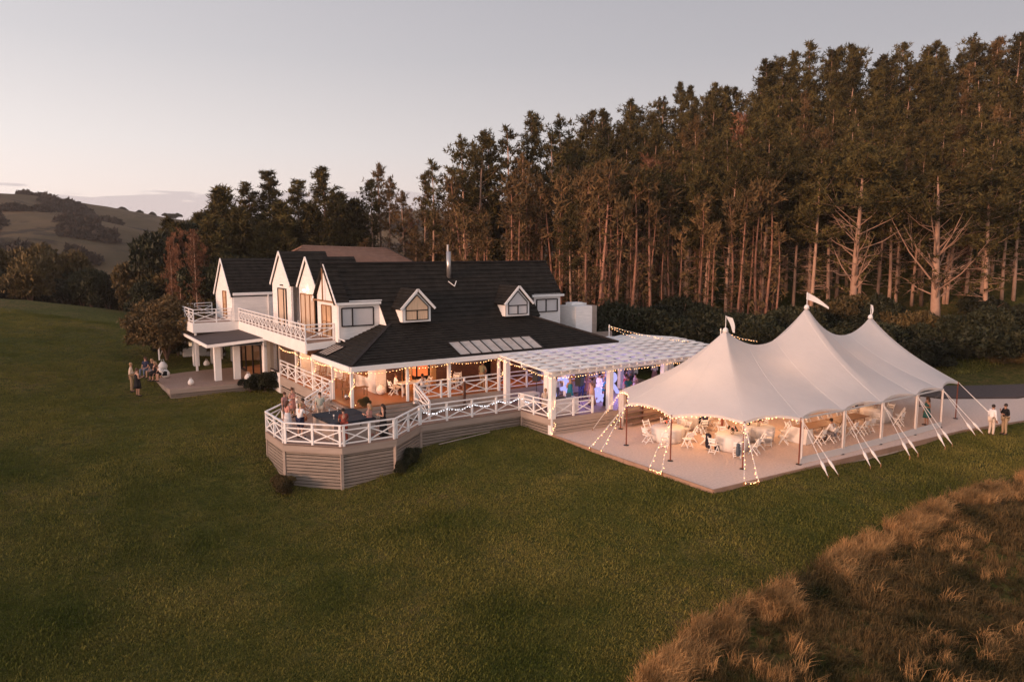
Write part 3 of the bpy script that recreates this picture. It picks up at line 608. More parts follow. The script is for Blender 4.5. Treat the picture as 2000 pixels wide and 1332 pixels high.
railing('long white railing with white fairy lights along the straight deck walkway', [(17.15, 34.2, z), (23.45, 34.18, z), (23.62, 31.5, z)], panels=[4, 2])
railing('short white railing between the two front pergola posts', [(23.85, 31.42, z), (26.5, 31.3, z)], panels=[2])
z = ZF
railing('white railing of the front verandah between the house posts', [(18.1, 36.5, z), (24.2, 36.5, z), (32.6, 36.5, z)], panels=[4, 6])
railing('white railing along the left side of the verandah', [(14.3, 49.3, z), (14.3, 39.45, z)], panels=[6])
railing('sloping white railing beside the deck steps, right side', [(17.95, 36.45, z), (18.1, 35.0, ZD)], panels=[1])
railing('sloping white railing beside the left-hand deck steps', [(14.2, 39.45, z), (12.7, 39.4, ZD)], panels=[2])
z = 4.72
railing('long white balcony railing of many crossed panels above the left wall', [(13.72, 57.4, z), (13.72, 42.1, z), (15.4, 42.05, z)], panels=[17, 1], h=.98, wd=.07, bw=.045)
railing('white balcony railing returning round the pointed far gable', [(10.5, 64.2, z), (10.5, 57.6, z), (13.7, 57.55, z)], panels=[4, 2], h=.98, wd=.08)
railing('white balcony railing at the far left seen against dark bushes', [(13.2, 64.3, z + .05), (10.5, 64.2, z)], panels=[2], h=.98, wd=.08)

# ------------------------------------------------------------ patio deck
pz = 1.05
patio = thing('patio_deck', 'raised pinkish timber patio deck under the porch roof', 'deck', (10, 55, pz))
pp = [(7.72, 51.36), (13.8, 51.1), (13.8, 62.2), (9.13, 62.5), (7.43, 56.9)]
MB().prism(pp, pz - .05, pz).build('deck_floor', M['deck'], patio)
MB().prism([(7.86, 51.5), (13.8, 51.25), (13.8, 62), (9.3, 62.2), (7.6, 56.9)], -.2, pz - .05).build('deck_base', M['bark_dark'], patio)
for a, b in (((7.72, 51.36), (13.8, 51.1)), ((7.43, 56.9), (7.72, 51.36)), ((9.13, 62.5), (7.43, 56.9))):
    pbar('fascia_board', M['fascia'], patio, (*a, pz - .16), (*b, pz - .16), .06, .30)
    for k in range(2): pbar('skirt_board', M['deck_grey'], patio, (*(Vector(a).lerp(Vector((10.5, 56)), .02)), pz - .42 - .17 * k), (*(Vector(b).lerp(Vector((10.5, 56)), .02)), pz - .42 - .17 * k), .04, .14)
# planter steps rail at the patio's far corner
sr = railing('short white stair handrail behind the seated group', [(8.6, 61.4, 1.7), (9.6, 64.5, 2.6)], panels=[1], x=False)

def lantern(x, y, z, r, label, lit=False):
    r *= .8
    t_ = thing('lantern', label, 'lantern', (x, y, z), 'round paper and wicker lanterns on the decks')
    MB().lathe([(r * .35, 0), (r * .8, r * .3), (r, r * .9), (r * .92, r * 1.3), (r * .55, r * 1.85), (r * .32, r * 2.05)], n=14).build('shade', M['cloth'], t_, True, True)
    b = MB(); b.tube([(r * .32, 0, r * 2.05), (r * .2, 0, r * 2.5), (-r * .2, 0, r * 2.5), (-r * .32, 0, r * 2.05)], .012, 5); b.build('handle', M['white'], t_, local=True)
lantern(9.17, 52.3, pz, .26, 'white lantern with a cap standing near the patio front edge')
lantern(12.76, 51.7, pz, .33, 'round white lantern beside the sliding door at the patio right end')
lantern(11.75, 60.2, pz, .3, 'round pale lantern behind the left porch column')
lantern(8.6, 59.9, pz, .42, 'big round white lantern on the patio behind the seated group')
lantern(8.25, 56.4, pz, .36, 'white woven lantern on the patio beside the bending person')
lantern(17.1, 39.15, ZF, .36, 'large round white lantern at the foot of the inner verandah corner')
for x, y, lb in ((14.9, 38.85, 'small glass ball lantern at the top of the left deck steps'), (17.75, 36.0, 'small glass ball lantern at the foot of the right step railing')):
    t_ = thing('glass_lantern', lb, 'lantern', (x, y, ZF if y > 38 else ZF - .2), 'glass ball lanterns by the steps')
    MB().ball((0, 0, .17), .16, 12, 8).build('bowl', M['steel'], t_, True, True); MB().ball((0, 0, .16), .06, 8, 6).build('candle', M['lamp'], t_, True, True)
# hot tub with folded dark cover
spa = thing('spa_pool', 'square spa pool with a dark grey cover in the middle of the octagonal deck', 'spa pool', (13.0, 34.4, ZD), rz=math.radians(3))
MB().box((0, 0, .42), (2.15, 2.6, .84)).build('cabinet', M['fascia'], spa, local=True)
MB().box((-.0, -.66, .90), (2.25, 1.28, .11)).build('cover', M['tarp'], spa, local=True); MB().box((0, .68, .905), (2.25, 1.28, .12), 0, Matrix.Rotation(.02, 3, 'X')).build('cover', M['tarp'], spa, local=True)
for x in (-.5, .3): MB().box((x, -1.315, .8), (.06, .015, .25)).build('strap', M['black'], spa, local=True)

# ------------------------------------------------------------ pergola over the dance floor
perg = thing('pergola', 'large white slatted pergola over the dance floor between house and marquee', 'pergola', (24, 31.5, 0))
PW = M['white']
def pzt(y): return 3.30 + min(y - 31.4, 4.8) * .07 - max(0, y - 36.2) * .05
for x, y in ((23.75, 31.45), (27.95, 31.5), (32.4, 31.6), (37.6, 31.8), (23.8, 36.0), (28.4, 36.1), (32.9, 36.0), (37.8, 36.2), (33.2, 39.8), (37.8, 39.8), (25.4, 34.0), (35.2, 34.2)):
    base = (0 if y < 32 else ZD) if not (x, y) == (25.4, 34.0) else ZD
    wd = .30 if x != 25.4 else .40
    piece('pergola_post', PW, perg, (x, y, (base + pzt(y)) / 2), (wd, wd, pzt(y) - base))
for y in (31.35, 33.9, 36.15, 39.85):
    x0 = 23.4 if y < 36.2 else 32.9
    pbar('beam', PW, perg, (x0, y, pzt(y) + .04), (38.4, y, pzt(y) + .04), .09, .20)
for k in range(25):
    x = 23.45 + k * .62
    y1 = 36.1 if x < 32.6 else 40.3
    pbar('rafter', PW, perg, (x, 31.0, pzt(31.0) + .20), (x, y1, pzt(y1) + .20), .07, .12)
for k in range(13):
    y = 31.2 + k * .75
    x0 = 23.2 if y < 36.1 else 32.7
    # battens laid on the rafters, each a little bowed so the light catches them in bands
    nseg = 13 if x0 < 30 else 5; b = MB(); L_ = (38.6 - x0) / nseg
    for q in range(nseg):
        xa = x0 + q * L_
        zz = pzt(y) + .29
        b.add([(xa, y - .22, zz), (xa + L_, y - .22, zz), (xa + L_, y + .22, zz + .015), (xa, y + .22, zz + .015), (xa + L_ / 2, y - .22, zz + .06), (xa + L_ / 2, y + .22, zz + .085), (xa, y - .22, zz - .03), (xa + L_, y - .22, zz - .03), (xa, y + .22, zz - .03), (xa + L_, y + .22, zz - .03)],
              [(0, 4, 5, 3), (4, 1, 2, 5), (6, 7, 1, 4, 0), (8, 3, 5, 2, 9), (6, 8, 9, 7), (6, 0, 3, 8), (7, 9, 2, 1)])
    b.build('batten', M['white'], perg)
# dance-floor back wall of the house beyond the pergola
MB().box((34.8, 41.5, 2.3), (4.2, .16, 3.4)).build('end_wall', M['fascia'], house)
MB().box((36.2, 31.3, .45), (.3, .3, .9)) if False else None

# ------------------------------------------------------------ string lights
def strlight(label, pts, sag=.12, gap=.19, mt='bulb', r=.0155, seed=0, wrap=None, group='warm fairy-light strings'):
    rr = random.Random(seed); t_ = thing('string_lights', label, 'string lights', pts[0], group)
    P = [Vector(p) for p in pts]; path = []
    for a, b in zip(P[:-1], P[1:]):
        n = max(2, int((b - a).length / gap))
        for i in range(n):
            q = i / n; v = a.lerp(b, q) - Vector((0, 0, sag * 4 * q * (1 - q)))
            if wrap: ang = v.z * wrap[1] + seed; v = v + Vector((math.cos(ang) * wrap[0], math.sin(ang) * wrap[0], 0))
            path.append(v)
    path.append(P[-1]); MB().tube(path, .008, 4, False).build('cord', M['white'], t_)
    b = MB()
    for v in path: b.ball(v + Vector((rr.uniform(-.05, .05), rr.uniform(-.05, .05), -.03 + rr.uniform(-.04, .02))), r * rr.uniform(.8, 1.2), 5, 4)
    tag(b.build('bulbs', M[mt], t_, True), kind='stuff'); return t_
strlight('warm fairy lights strung under the front verandah gutter', [(14.35, 36.25, 3.66), (17.55, 36.25, 3.66), (20.15, 36.25, 3.68), (23.5, 36.25, 3.7)], seed=1)
strlight('warm fairy lights strung under the left verandah gutter', [(14.15, 49, 3.66), (14.15, 45.9, 3.66), (14.15, 42.7, 3.66), (14.15, 39.4, 3.66), (14.25, 36.4, 3.66)], seed=2)
for x, y, lb in ((14.33, 36.6, 'at the outer verandah corner, brightest of them'), (14.33, 39.4, 'next left of the outer verandah corner'), (14.33, 42.7, 'third from the outer corner on the left side'), (14.33, 45.9, 'farthest on the left side of the verandah'), (17.55, 36.55, 'beside the right-hand step railing'), (20.15, 36.5, 'mid-way along the front verandah')):
    strlight('fairy lights wound round the verandah post ' + lb, [(x, y, 3.6), (x, y, ZF + (.1 if y == 36.6 and x < 15 else .9))], 0, .07 if y == 36.6 and x < 15 else .13, seed=3, wrap=(.13, 5), group='fairy lights wound round posts')
strlight('fairy lights wound round the tall pergola post by the walkway', [(23.55, 36.3, 3.7), (23.55, 36.3, 2.6)], 0, .08, seed=5, wrap=(.16, 5), group='fairy lights wound round posts')
strlight('warm fairy lights under the short left edge of the pergola', [(23.3, 36.0, 3.72), (23.3, 33.7, 3.5), (23.35, 31.2, 3.3)], .06, seed=7)
strlight('warm fairy lights under the long front edge of the pergola', [(23.5, 31.15, 3.24), (27.9, 31.15, 3.26), (32.4, 31.2, 3.26), (36.5, 31.3, 3.26)], .08, .2, seed=8)
strlight('fairy lights wound round the front pergola corner post', [(23.6, 31.3, 2.2), (23.6, 31.3, .15)], 0, .07, seed=9, wrap=(.2, 5), group='fairy lights wound round posts')
strlight('cold white fairy lights draped along the walkway railing', [(17.3, 34.12, 1.55), (18.7, 34.12, 1.6), (20.3, 34.12, 1.62), (22, 34.12, 1.62), (23.5, 34.1, 1.65), (23.6, 32.9, 1.65)], .14, .15, 'bulb_white', .022, seed=10, group=None)
# light masts behind the pergola
for i, (x, y, zt, q, lb) in enumerate(((35.0, 39.6, 4.75, (37.6, 34.5, 3.9), 'white mast with two light strings behind the pergola'), (41.5, 35.0, 4.5, (43.6, 33.5, 3.6), 'white mast of lights seen between the first two tent peaks'))):
    t_ = thing('light_mast', lb, 'mast', (x, y, ZD if i == 0 else 0), 'light masts'); MB().tube([(0, 0, 0), (0, 0, zt - (ZD if i == 0 else 0))], .04, 6).build('pole', M['white'], t_, local=True)
    strlight('warm bulbs falling from the ' + ('mast behind the pergola' if i == 0 else 'mast between the tent peaks'), [(x, y, zt - .1), q], .15, .2, seed=20 + i)
    if i == 0: strlight('short steep string of warm bulbs on the mast behind the pergola', [(x, y, zt - .15), (x + 1.2, y - 1.4, 3.9)], .05, .2, seed=25)
# ------------------------------------------------------------ marquee
tent = thing('marquee', 'large white sailcloth marquee with three peaks and rope-guyed poles', 'marquee', (37, 25.8, 0))
YC = 25.75; MX = [(30.9, 5.85), (37.9, 6.78), (44.6, 5.88)]
PL = [(27.75, 30.3), (25.6, 27.5), (25.4, 24.2), (27.2, 21.4), (30.0, 20.4), (33.3, 20.3), (36.7, 20.3), (40.2, 20.35), (43.1, 20.4), (46.2, 21.0), (48.0, 24.1), (48.0, 27.4), (46.2, 30.4), (43.1, 31.1), (40.2, 31.15), (36.7, 31.2), (33.3, 31.2), (30.2, 31.1)]
ZE = 2.22
def ridge(x):
    for (xa, za), (xb, zb) in zip(MX[:-1], MX[1:]):
        if xa <= x <= xb:
            q = (x - xa) / (xb - xa); return za + (zb - za) * q - 4 * (1.42 if xb < 40 else 1.42) * q * (1 - q) * (1 + .25 * (abs(2 * q - 1)) * 0)
    return MX[0][1] if x < MX[0][0] else MX[-1][1]
NS, NR = 10, 26
ring = []
cxt = sum(p[0] for p in PL) / len(PL)
for i in range(len(PL)):
    a, b = Vector(PL[i]), Vector(PL[(i + 1) % len(PL)])
    for k in range(NS):
        q = k / NS; s_ = 4 * q * (1 - q); p = a.lerp(b, q); inn = (Vector((min(max(p.x, 30.9), 44.6), YC)) - p).normalized()
        p = p + inn * .22 * s_; ring.append((p.x, p.y, ZE + .17 * s_))
vs = []; n = len(ring)
for r_ in range(NR + 1):
    v = r_ / NR
    for k, (x, y, z) in enumerate(ring):
        # panels between poles run to points along the ridge; end panels converge on the end masts
        ax = min(max(x, MX[0][0]), MX[-1][0])
        if 20 <= y: ax = MX[0][0] + (MX[-1][0] - MX[0][0]) * min(max((x - 27.6) / (46.2 - 27.6), 0), 1)
        zr = ridge(ax); px_, py_ = x + (ax - x) * v, y + (YC - y) * v
        g = v ** 1.0 * .72 + .28 * v ** 3.2
        zz = z + (zr - z) * g
        dm = min(math.hypot(px_ - mx, py_ - YC) for mx, _ in MX)
        vs.append((px_, py_, zz))
fs = []
for r_ in range(NR):
    for k in range(n):
        a = r_ * n + k; b = r_ * n + (k + 1) % n; fs.append((a, b, b + n, a + n))
cv = mesh_obj('canopy', vs, fs, M['fabric_white'], tent, True)
# hem, seams and peak collars
hm = MB()
for k in range(n):
    a, b = Vector(ring[k]), Vector(ring[(k + 1) % n]); hm.add([a + Vector((0, 0, .01)), b + Vector((0, 0, .01)), b - Vector((0, 0, .12)), a - Vector((0, 0, .12))], [(0, 1, 2, 3)])
hm.build('valance', M['fabric_white'], cv)
for i in range(0, len(PL)):
    k = i * NS; MB().tube([Vector(vs[r_ * n + k]) + Vector((0, 0, .004)) for r_ in range(0, NR + 1)], .006, 4).build('seam', M['cloth'], cv)
for i, (mx, mz) in enumerate(MX):
    mp_ = MB().tube([(mx, YC, 0), (mx, YC, mz)], .07, 8).build('mast', M['pole'], tent)
    MB().lathe([(.16, mz - .12), (.13, mz + .05), (.05, mz + .12)], (mx, YC, 0), 10).build('peak_collar', M['cloth'], tent, True)
    hgt = (.75, .85, .75)[i]
    fp = MB().tube([(mx, YC, mz), (mx, YC, mz + hgt)], .018, 5).build('flag_pole', M['white'], tent)
    # tapering pennants, blown to one side
    fl = []; Lf, dr, wd_ = ((.95, (.30, -.26, -.92), .42), (1.5, (.72, -.48, -.52), .42), (.65, (.05, -.03, -1), .18))[i]
    dv = Vector(dr).normalized(); ns = 8
    for q in range(ns + 1):
        u = q / ns; c_ = Vector((mx, YC, mz + hgt)) + dv * Lf * u + Vector((.05 * math.sin(u * 5), .05 * math.cos(u * 4), -.10 * u * u if i == 1 else 0))
        wv = Vector((0, 0, -1)) if i == 1 else Vector((.75, -.5, -.3)).normalized(); wq = wd_ * (1 - u * .72)
        fl += [c_, c_ + wv * wq]
    mesh_obj('flag', fl, [(2 * q, 2 * q + 1, 2 * q + 3, 2 * q + 2) for q in range(ns)], M['cloth'], tent, True)
for i, (x, y) in enumerate(PL):
    MB().tube([(x, y, 0), (x, y, ZE + .02)], .035, 8).build('tent_pole', M['pole'], tent)
    MB().lathe([(.14, 0), (.14, .025), (.05, .04)], (x, y, 0), 10).build('pole_foot', M['black'], tent)
# clear side walls on the lawn side
for i in range(4, 8):
    (xa, ya), (xb, yb) = PL[i], PL[i + 1]; ya -= .06; yb -= .06
    fr = MB(); fr.bar((xa, ya, .19), (xb, yb, .19), .03, .34); fr.bar((xa + .05, ya, .3), (xa + .05, ya, ZE), .03, .13, (0, 1, 0)); fr.bar((xb - .05, yb, .3), (xb - .05, yb, ZE + .02), .03, .1, (0, 1, 0)); fr.bar((xa, ya, ZE + .02), (xb, yb, ZE + .02), .03, .08)
    wl = fr.build('side_wall', M['fabric_white'], tent)
    MB().add([(xa, ya, .3), (xb, yb, .3), (xb, yb, ZE + .05), ((xa + xb) / 2, ya + .1, ZE + .2), (xa, ya, ZE + .05)], [(0, 1, 2, 3, 4)]).build('clear_panel', M['pvc'], wl)
# guy ropes with white sleeves and stakes
ST = [(4, [(29.5, 18.55), (30.2, 18.5)]), (5, [(32.8, 18.5), (33.55, 18.42)]), (6, [(36.1, 18.39), (36.9, 18.4)]), (7, [(39.35, 18.28), (40.2, 18.33)]), (8, [(43.05, 18.48), (43.7, 18.35)]), (9, [(47.0, 18.9), (47.7, 19.3)]),
      (3, [(25.5, 19.95), (26.15, 19.7)]), (2, [(23.5, 23.7), (23.62, 23.0)]), (1, [(23.6, 28.0), (23.75, 27.3)]), (0, [(27.0, 31.6), (26.2, 30.9)])]
for i, gs in ST:
    x, y = PL[i]
    for k, (sx, sy) in enumerate(gs):
        gzz = max(tz(sx, sy), -.16) if sy < 20 and i > 3 else 0.0
        A = Vector((x, y, ZE)); B = Vector((sx, sy, gzz + .06))
        rp = MB().tube([A, B], .013, 5).build('guy_rope', M['cloth'], tent)
        if i > 3:
            c_ = A.lerp(B, .78); e_ = A.lerp(B, .90); MB().tube([A.lerp(B, .72), A.lerp(B, .755), c_, A.lerp(B, .85), e_, A.lerp(B, .97)], [.018, .04, .075, .068, .036, .02], 8).build('rope_sleeve', M['cloth'], rp, True)
        MB().tube([(sx, sy, gzz - .1), (sx, sy, gzz + .10)], .025, 6).build('stake', M['brass'], rp)
# gathered fabric at the pergola-side corner
for (x, y) in ((27.75, 30.3), (25.6, 27.5)):
    b = MB(); b.lathe([(.10, .15), (.11, .6), (.17, 1.2), (.2, 1.8), (.13, 2.2)], (x + .12, y + .05, 0), 18, .18, 6); b.build('gathered_drape', M['fabric_white'], tent, True) if y > 30 else None
# fairy lights on the hem of the marquee
def hem(i0, i1, lb, seed, gap=.17):
    pts = []
    for i in range(i0 * NS, i1 * NS + 1, 2): x, y, z = ring[i % n]; pts.append((x, y, z - .08))
    strlight(lb, pts, .01, gap, 'bulb', .018, seed)
hem(0, 4, 'warm fairy lights along the rounded near end of the marquee hem', 31)
strlight('warm fairy lights down the guy ropes at the pergola-side corner', [(27.75, 30.3, 2.2), (27.0, 31.6, .1)], .1, .14, seed=33)
for k, (i, g_, lb) in enumerate(((1, (23.6, 28.0), 'left-most near-end guy rope'), (1, (23.75, 27.3), 'second near-end guy rope'), (2, (23.5, 23.7), 'guy rope left of the front corner pole'), (2, (23.62, 23.0), 'guy rope nearest the middle of the pad edge'), (3, (25.5, 19.95), 'front corner guy rope'), (3, (26.15, 19.7), 'front corner guy rope with the white sleeve'))):
    strlight('fairy lights down the ' + lb, [(*PL[i], 2.15), (*g_, .1)], .04, .22, 'bulb', .017, 40 + k)
strlight('fairy lights looped on the ground at the pad front corner', [(25.5, 19.98, .04), (26.2, 19.7, .04), (26.3, 19.95, .3)], .0, .13, seed=50)
strlight('fairy lights looped on the pad edge between two stakes', [(23.55, 23.7, .04), (23.6, 23.0, .04)], .0, .1, seed=51)

# ------------------------------------------------------------ tables and chairs
def make_chair():
    t_ = thing('folding_chair', 'x', 'chair'); W = M['white']
    MB().box((0, 0, .44), (.40, .40, .035)).build('seat', W, t_, local=True)
    b = MB()
    for k in range(2): b = MB(); b.bar((-.18, -.235 - k * .025, .62 + k * .13), (.18, -.235 - k * .025, .62 + k * .13), .02, .10); b.build('back_slat', W, t_, local=True)
    for s_ in (-1, 1):
        MB().bar((.2 * s_, .22, 0), (.2 * s_, -.28, .86), .03, .045).build('leg', W, t_, local=True)
        MB().bar((.165 * s_, -.24, 0), (.165 * s_, .14, .44), .028, .04).build('leg', W, t_, local=True)
    MB().bar((-.2, .17, .09), (.2, .17, .09), .02, .03).build('stretcher', W, t_, local=True); MB().bar((-.165, -.17, .09), (.165, -.17, .09), .02, .03).build('stretcher', W, t_, local=True)
    return t_
proto_chair = make_chair(); used = [False]
def chair(x, y, rz, label, z=0.0):
    """rz: direction the sitter faces"""
    c = proto_chair if not used[0] else copy_tree(proto_chair); used[0] = True
    c.location = (x, y, z); c.rotation_euler = (0, 0, rz - PI / 2); c['label'] = label; c['group'] = 'white folding chairs in the marquee'; return c
def round_table(x, y, r, label, flowers):
    t_ = thing('round_table', label, 'table', (x, y, 0), 'round tables under white cloths')
    MB().lathe([(r * .94, .02), (r * .99, .35), (r, .70), (r * .97, .755)], n=48, flute=.035, fn=12).build('tablecloth', M['cloth'], t_, True, True)
    MB().tube([(0, 0, 0), (0, 0, .7)], .05, 8).build('leg', M['brass'], t_, local=True)
    f = thing('centrepiece', flowers, 'flowers', (x, y, .757), 'table centrepieces'); rr = random.Random(int(x * 10))
    MB().lathe([(.07, 0), (.1, .1), (.06, .2)], n=8).build('vase', M['glass'], f, True, True)
    b = MB(); c2 = MB()
    for k in range(26):
        a = rr.random() * 6.28; q = rr.random() ** .5 * .24; (b if k % 2 else c2).ball((q * math.cos(a), q * math.sin(a), .28 + .18 * rr.random() - q * .3), .055, 5, 4)
    b.build('blossoms', M['petal'], f, True, True); c2.build('leaves', M['leaf'], f, True, True)
M['petal'] = mat('petals', (.45, .12, .09), .7, 0, 8, col2=(.8, .6, .5))
TB = [(28.1, 27.0, .85, 'round white-clothed table nearest the pergola side', 'flower centrepiece with dark red blooms on the table nearest the pergola'), (29.6, 24.0, .85, 'round white-clothed table by the front corner pole', 'low flower centrepiece on the table by the front corner pole'),
      (32.2, 24.4, .8, 'round white-clothed table behind the dark green jacket', 'flower centrepiece on the table behind the green jacket'), (31.3, 28.3, .8, 'round white-clothed table deep inside beyond the first mast', 'flower centrepiece deep inside the marquee'), (41.7, 23.4, .85, 'round white-clothed table at the far right end inside the clear wall', 'flower centrepiece at the far right end of the marquee')]
nm = ['nearest the pergola', 'by the front corner pole', 'behind the green jacket', 'deep inside near the first mast', 'at the far right end']
od = ['on its left side', 'at its near left', 'at its near side', 'at its near right', 'on its right side', 'at its far side', 'at its far left']
for ti, (x, y, r, lb, fl_) in enumerate(TB):
    round_table(x, y, r, lb, fl_)
    for k in range(7):
        a = math.radians(170 + k * 48 + ti * 11); jr = r + .42 + .12 * ((k * 7 + ti) % 3)
        chair(x + jr * math.cos(a), y + jr * math.sin(a), a + PI + .25 * math.sin(k * 3 + ti), 'white chair %s of the table %s' % (od[k], nm[ti]))
def coat(x, y, z, rz, mt, label, h=.75):
    t_ = MB(); pr = [(.20, 0), (.24, .2), (.21, .5), (.23, .72), (.13, .8)]
    t_.lathe([(a * 1.0, b * h / .8) for a, b in pr], n=14, flute=.14, fn=5)
    o = t_.build('coat', mt, smooth=True); o.location = (x, y, z); o.rotation_euler = (0, 0, rz); o.scale = (1, .42, 1); tag(o, label, 'coat')
M['navy'] = mat('navy_wool', (.018, .016, .03), .9, .2, 6); M['slate'] = mat('slate_wool', (.10, .12, .15), .9, .15, 6); M['green'] = mat('green_wool', (.025, .035, .03), .9, .15, 6)
coat(28.45, 24.55, .1, 1.2, M['navy'], 'dark navy coat hanging over a folding chair between the two near tables')
coat(28.5, 22.72, .12, .5, M['slate'], 'slate blue-grey coat over the chair behind the front corner pole', .65)
coat(32.0, 24.9, .35, .6, M['green'], 'dark green jacket over a chair back right of the near tables', .65)
coat(43.2, 25.5, .3, .6, M['navy'], 'black coat over a chair back near the right end of the marquee', .8)
M['trestle'] = mat('trestle_top', (.36, .20, .11), .5, .25, 2, stretch=(1, 8, 1))
for i, (xa, xb, lb) in enumerate(((33.6, 36.4, 'long wooden trestle table under the hanging globe lights, left'), (36.5, 39.4, 'long wooden trestle table under the hanging globe lights, right'))):
    t_ = thing('trestle_table', lb, 'table', ((xa + xb) / 2, 22.9, 0), 'long trestle tables'); MB().box((0, 0, .74), (xb - xa - .06, .95, .05)).build('table_top', M['trestle'], t_, local=True)
    for sx in (-1, 1):
        for sy in (-1, 1): MB().bar((sx * (xb - xa - .4) / 2, sy * .38, 0), (sx * (xb - xa - .6) / 2, sy * .3, .71), .05, .05).build('leg', M['brass'], t_, local=True)
    if i == 0: MB().add([(-1.42, -.5, .77), (-1.42, .5, .77), (-1.75, .6, .02), (-1.75, -.62, .02), (-1.0, -.5, .77), (-1.0, -.62, .02)], [(0, 1, 2, 3), (4, 0, 3, 5)]).build('cloth_end', M['cloth'], t_, local=True)
    for k in range(3): chair(xa + .55 + k * .85, 22.05 - .1 * (k % 2), PI / 2 + .2 * math.sin(k * 2 + i), 'white chair, lawn side of the %s trestle table, %s' % (('left', 'right')[i], ('first', 'second', 'third')[k] + ' from left'))
    for k in range(3): chair(xa + .5 + k * .9, 23.75, -PI / 2 + .2 * math.sin(k + i), 'white chair, far side of the %s trestle table, %s' % (('left', 'right')[i], ('first', 'second', 'third')[k] + ' from left'))
# hanging globes over the trestle
gl = [(33.4, 22.3, 2.0), (33.9, 23.3, 1.95), (34.4, 22.2, 2.1), (34.6, 23.4, 1.85), (35.2, 22.5, 2.05), (35.6, 23.3, 1.9), (36.3, 22.3, 2.2), (36.9, 23.0, 2.15), (37.3, 22.4, 2.15), (38.1, 22.8, 2.25)]
for k, (x, y, z_) in enumerate(gl):
    t_ = thing('globe_light', '%s hanging globe light, %s over the trestle tables' % (('warm', 'cool white')[k % 2], ('leftmost', 'second from left', 'third from left', 'fourth from left', 'fifth from left', 'sixth from left', 'seventh from left', 'eighth from left', 'ninth from left', 'rightmost')[k]), 'light', (x, y, z_), 'globe lights over the trestle tables')
    MB().ball((0, 0, 0), .075, 8, 6).build('globe', M['bulb_white'] if k % 2 else M['lamp'], t_, True, True); MB().tube([(0, 0, .07), (0, 0, .9)], .006, 4).build('cord', M['black'], t_, local=True)
def tlamp(loc, e, lb, col=(1, .50, .22)): lamp('marquee_lamp', loc, e, lb, col, .08, group='fill lamps added inside the marquee')  # lamps added to give the marquee its warm inner glow
tlamp((29.0, 25.8, 2.6), 115, 'fill lamp added under the first peak of the marquee'); tlamp((34.3, 25.2, 2.7), 140, 'fill lamp added between the first and second mast'); tlamp((40.5, 25.4, 2.7), 100, 'fill lamp added between the second and third mast'); tlamp((31.8, 28.8, 2.3), 90, 'fill lamp added at the back of the marquee')
# warm buffet wall at the back: curtains on the far side of the marquee
M['curtain2'] = mat('marquee_curtain', (.50, .36, .27), .9, .12, 1.2, stretch=(7, 7, 1))
b = MB(); cu = [(30.2, 31.0), (33.3, 31.1), (36.7, 31.1), (40.2, 31.05)]
for (xa, ya), (xb, yb) in zip(cu[:-1], cu[1:]):
    q = 24; vs_ = []
    for k in range(q + 1): u = k / q; vs_ += [(xa + (xb - xa) * u, ya + .05 * math.sin(k * 2.3), .08), (xa + (xb - xa) * u, ya + .05 * math.sin(k * 2.3), 2.25)]
    b.add(vs_, [(2 * k, 2 * k + 2, 2 * k + 3, 2 * k + 1) for k in range(q)])
b.build('back_curtain', M['curtain2'], tent, True)

# ------------------------------------------------------------ things on the dance floor
def letter(ch, x, y, z, rz, lb, h=1.35):
    t_ = thing('light_letter', lb, 'letter', (x, y, z), 'glowing violet letters', rz)
    c = bpy.data.curves.new('letter', 'FONT'); c.body = ch; c.size = h / .70; c.extrude = .10; c.bevel_depth = .0; c.align_x = 'CENTER'
    o = bpy.data.objects.new('tmp', c); COL.objects.link(o); dg = bpy.context.evaluated_depsgraph_get(); me = bpy.data.meshes.new_from_object(o.evaluated_get(dg)); bpy.data.objects.remove(o)
    me.materials.clear(); me.materials.append(M['letter']); me.transform(Matrix.Rotation(PI / 2, 4, 'X')); q = bpy.data.objects.new('letter_face', me); COL.objects.link(q); q.parent = t_
    return t_
letter('R', 31.1, 34.9, ZD, math.radians(-12), 'tall glowing violet letter R at the right of the dance floor', 1.5)
letter('B', 27.1, 34.9, ZD, math.radians(-12), 'tall glowing violet letter B at the left behind the woman in teal', 1.5)
letter('&', 28.75, 33.4, ZD, math.radians(-10), 'smaller glowing violet ampersand between the two big letters', .95)
for x, y, e in ((30.6, 33.6, 75), (27.6, 34.0, 60), (29.2, 32.9, 50)):
    ld = bpy.data.lights.new('letter_light', 'POINT'); ld.energy = e; ld.color = (.36, .30, 1.0); ld.shadow_soft_size = .4; lo = bpy.data.objects.new('letter_light', ld); COL.objects.link(lo); lo.location = (x, y, ZD + .9)
def speaker(x, y, rz, lb, z=1.45):
    t_ = thing('loudspeaker', lb, 'speaker', (x, y, ZD), 'black loudspeakers on tripods', rz)
    b = MB().box((0, 0, z + .33), (.40, .36, .68)); b.build('cabinet', M['black'], t_, local=True); MB().box((0, -.185, z + .33), (.34, .012, .60)).build('grille', M['slate'], t_, local=True)
    MB().tube([(0, 0, .25), (0, 0, z)], .02, 6).build('pole', M['black'], t_, local=True)
    for k in range(3): a = k * 2.09 + .5; MB().tube([(0, 0, .55), (.5 * math.cos(a), .5 * math.sin(a), 0)], .014, 5).build('leg', M['black'], t_, local=True)
speaker(25.2, 34.9, .4, 'black loudspeaker on a stand by the left end of the dance floor')
speaker(26.6, 32.6, .3, 'black loudspeaker on a tripod between the front pergola posts', 1.35)
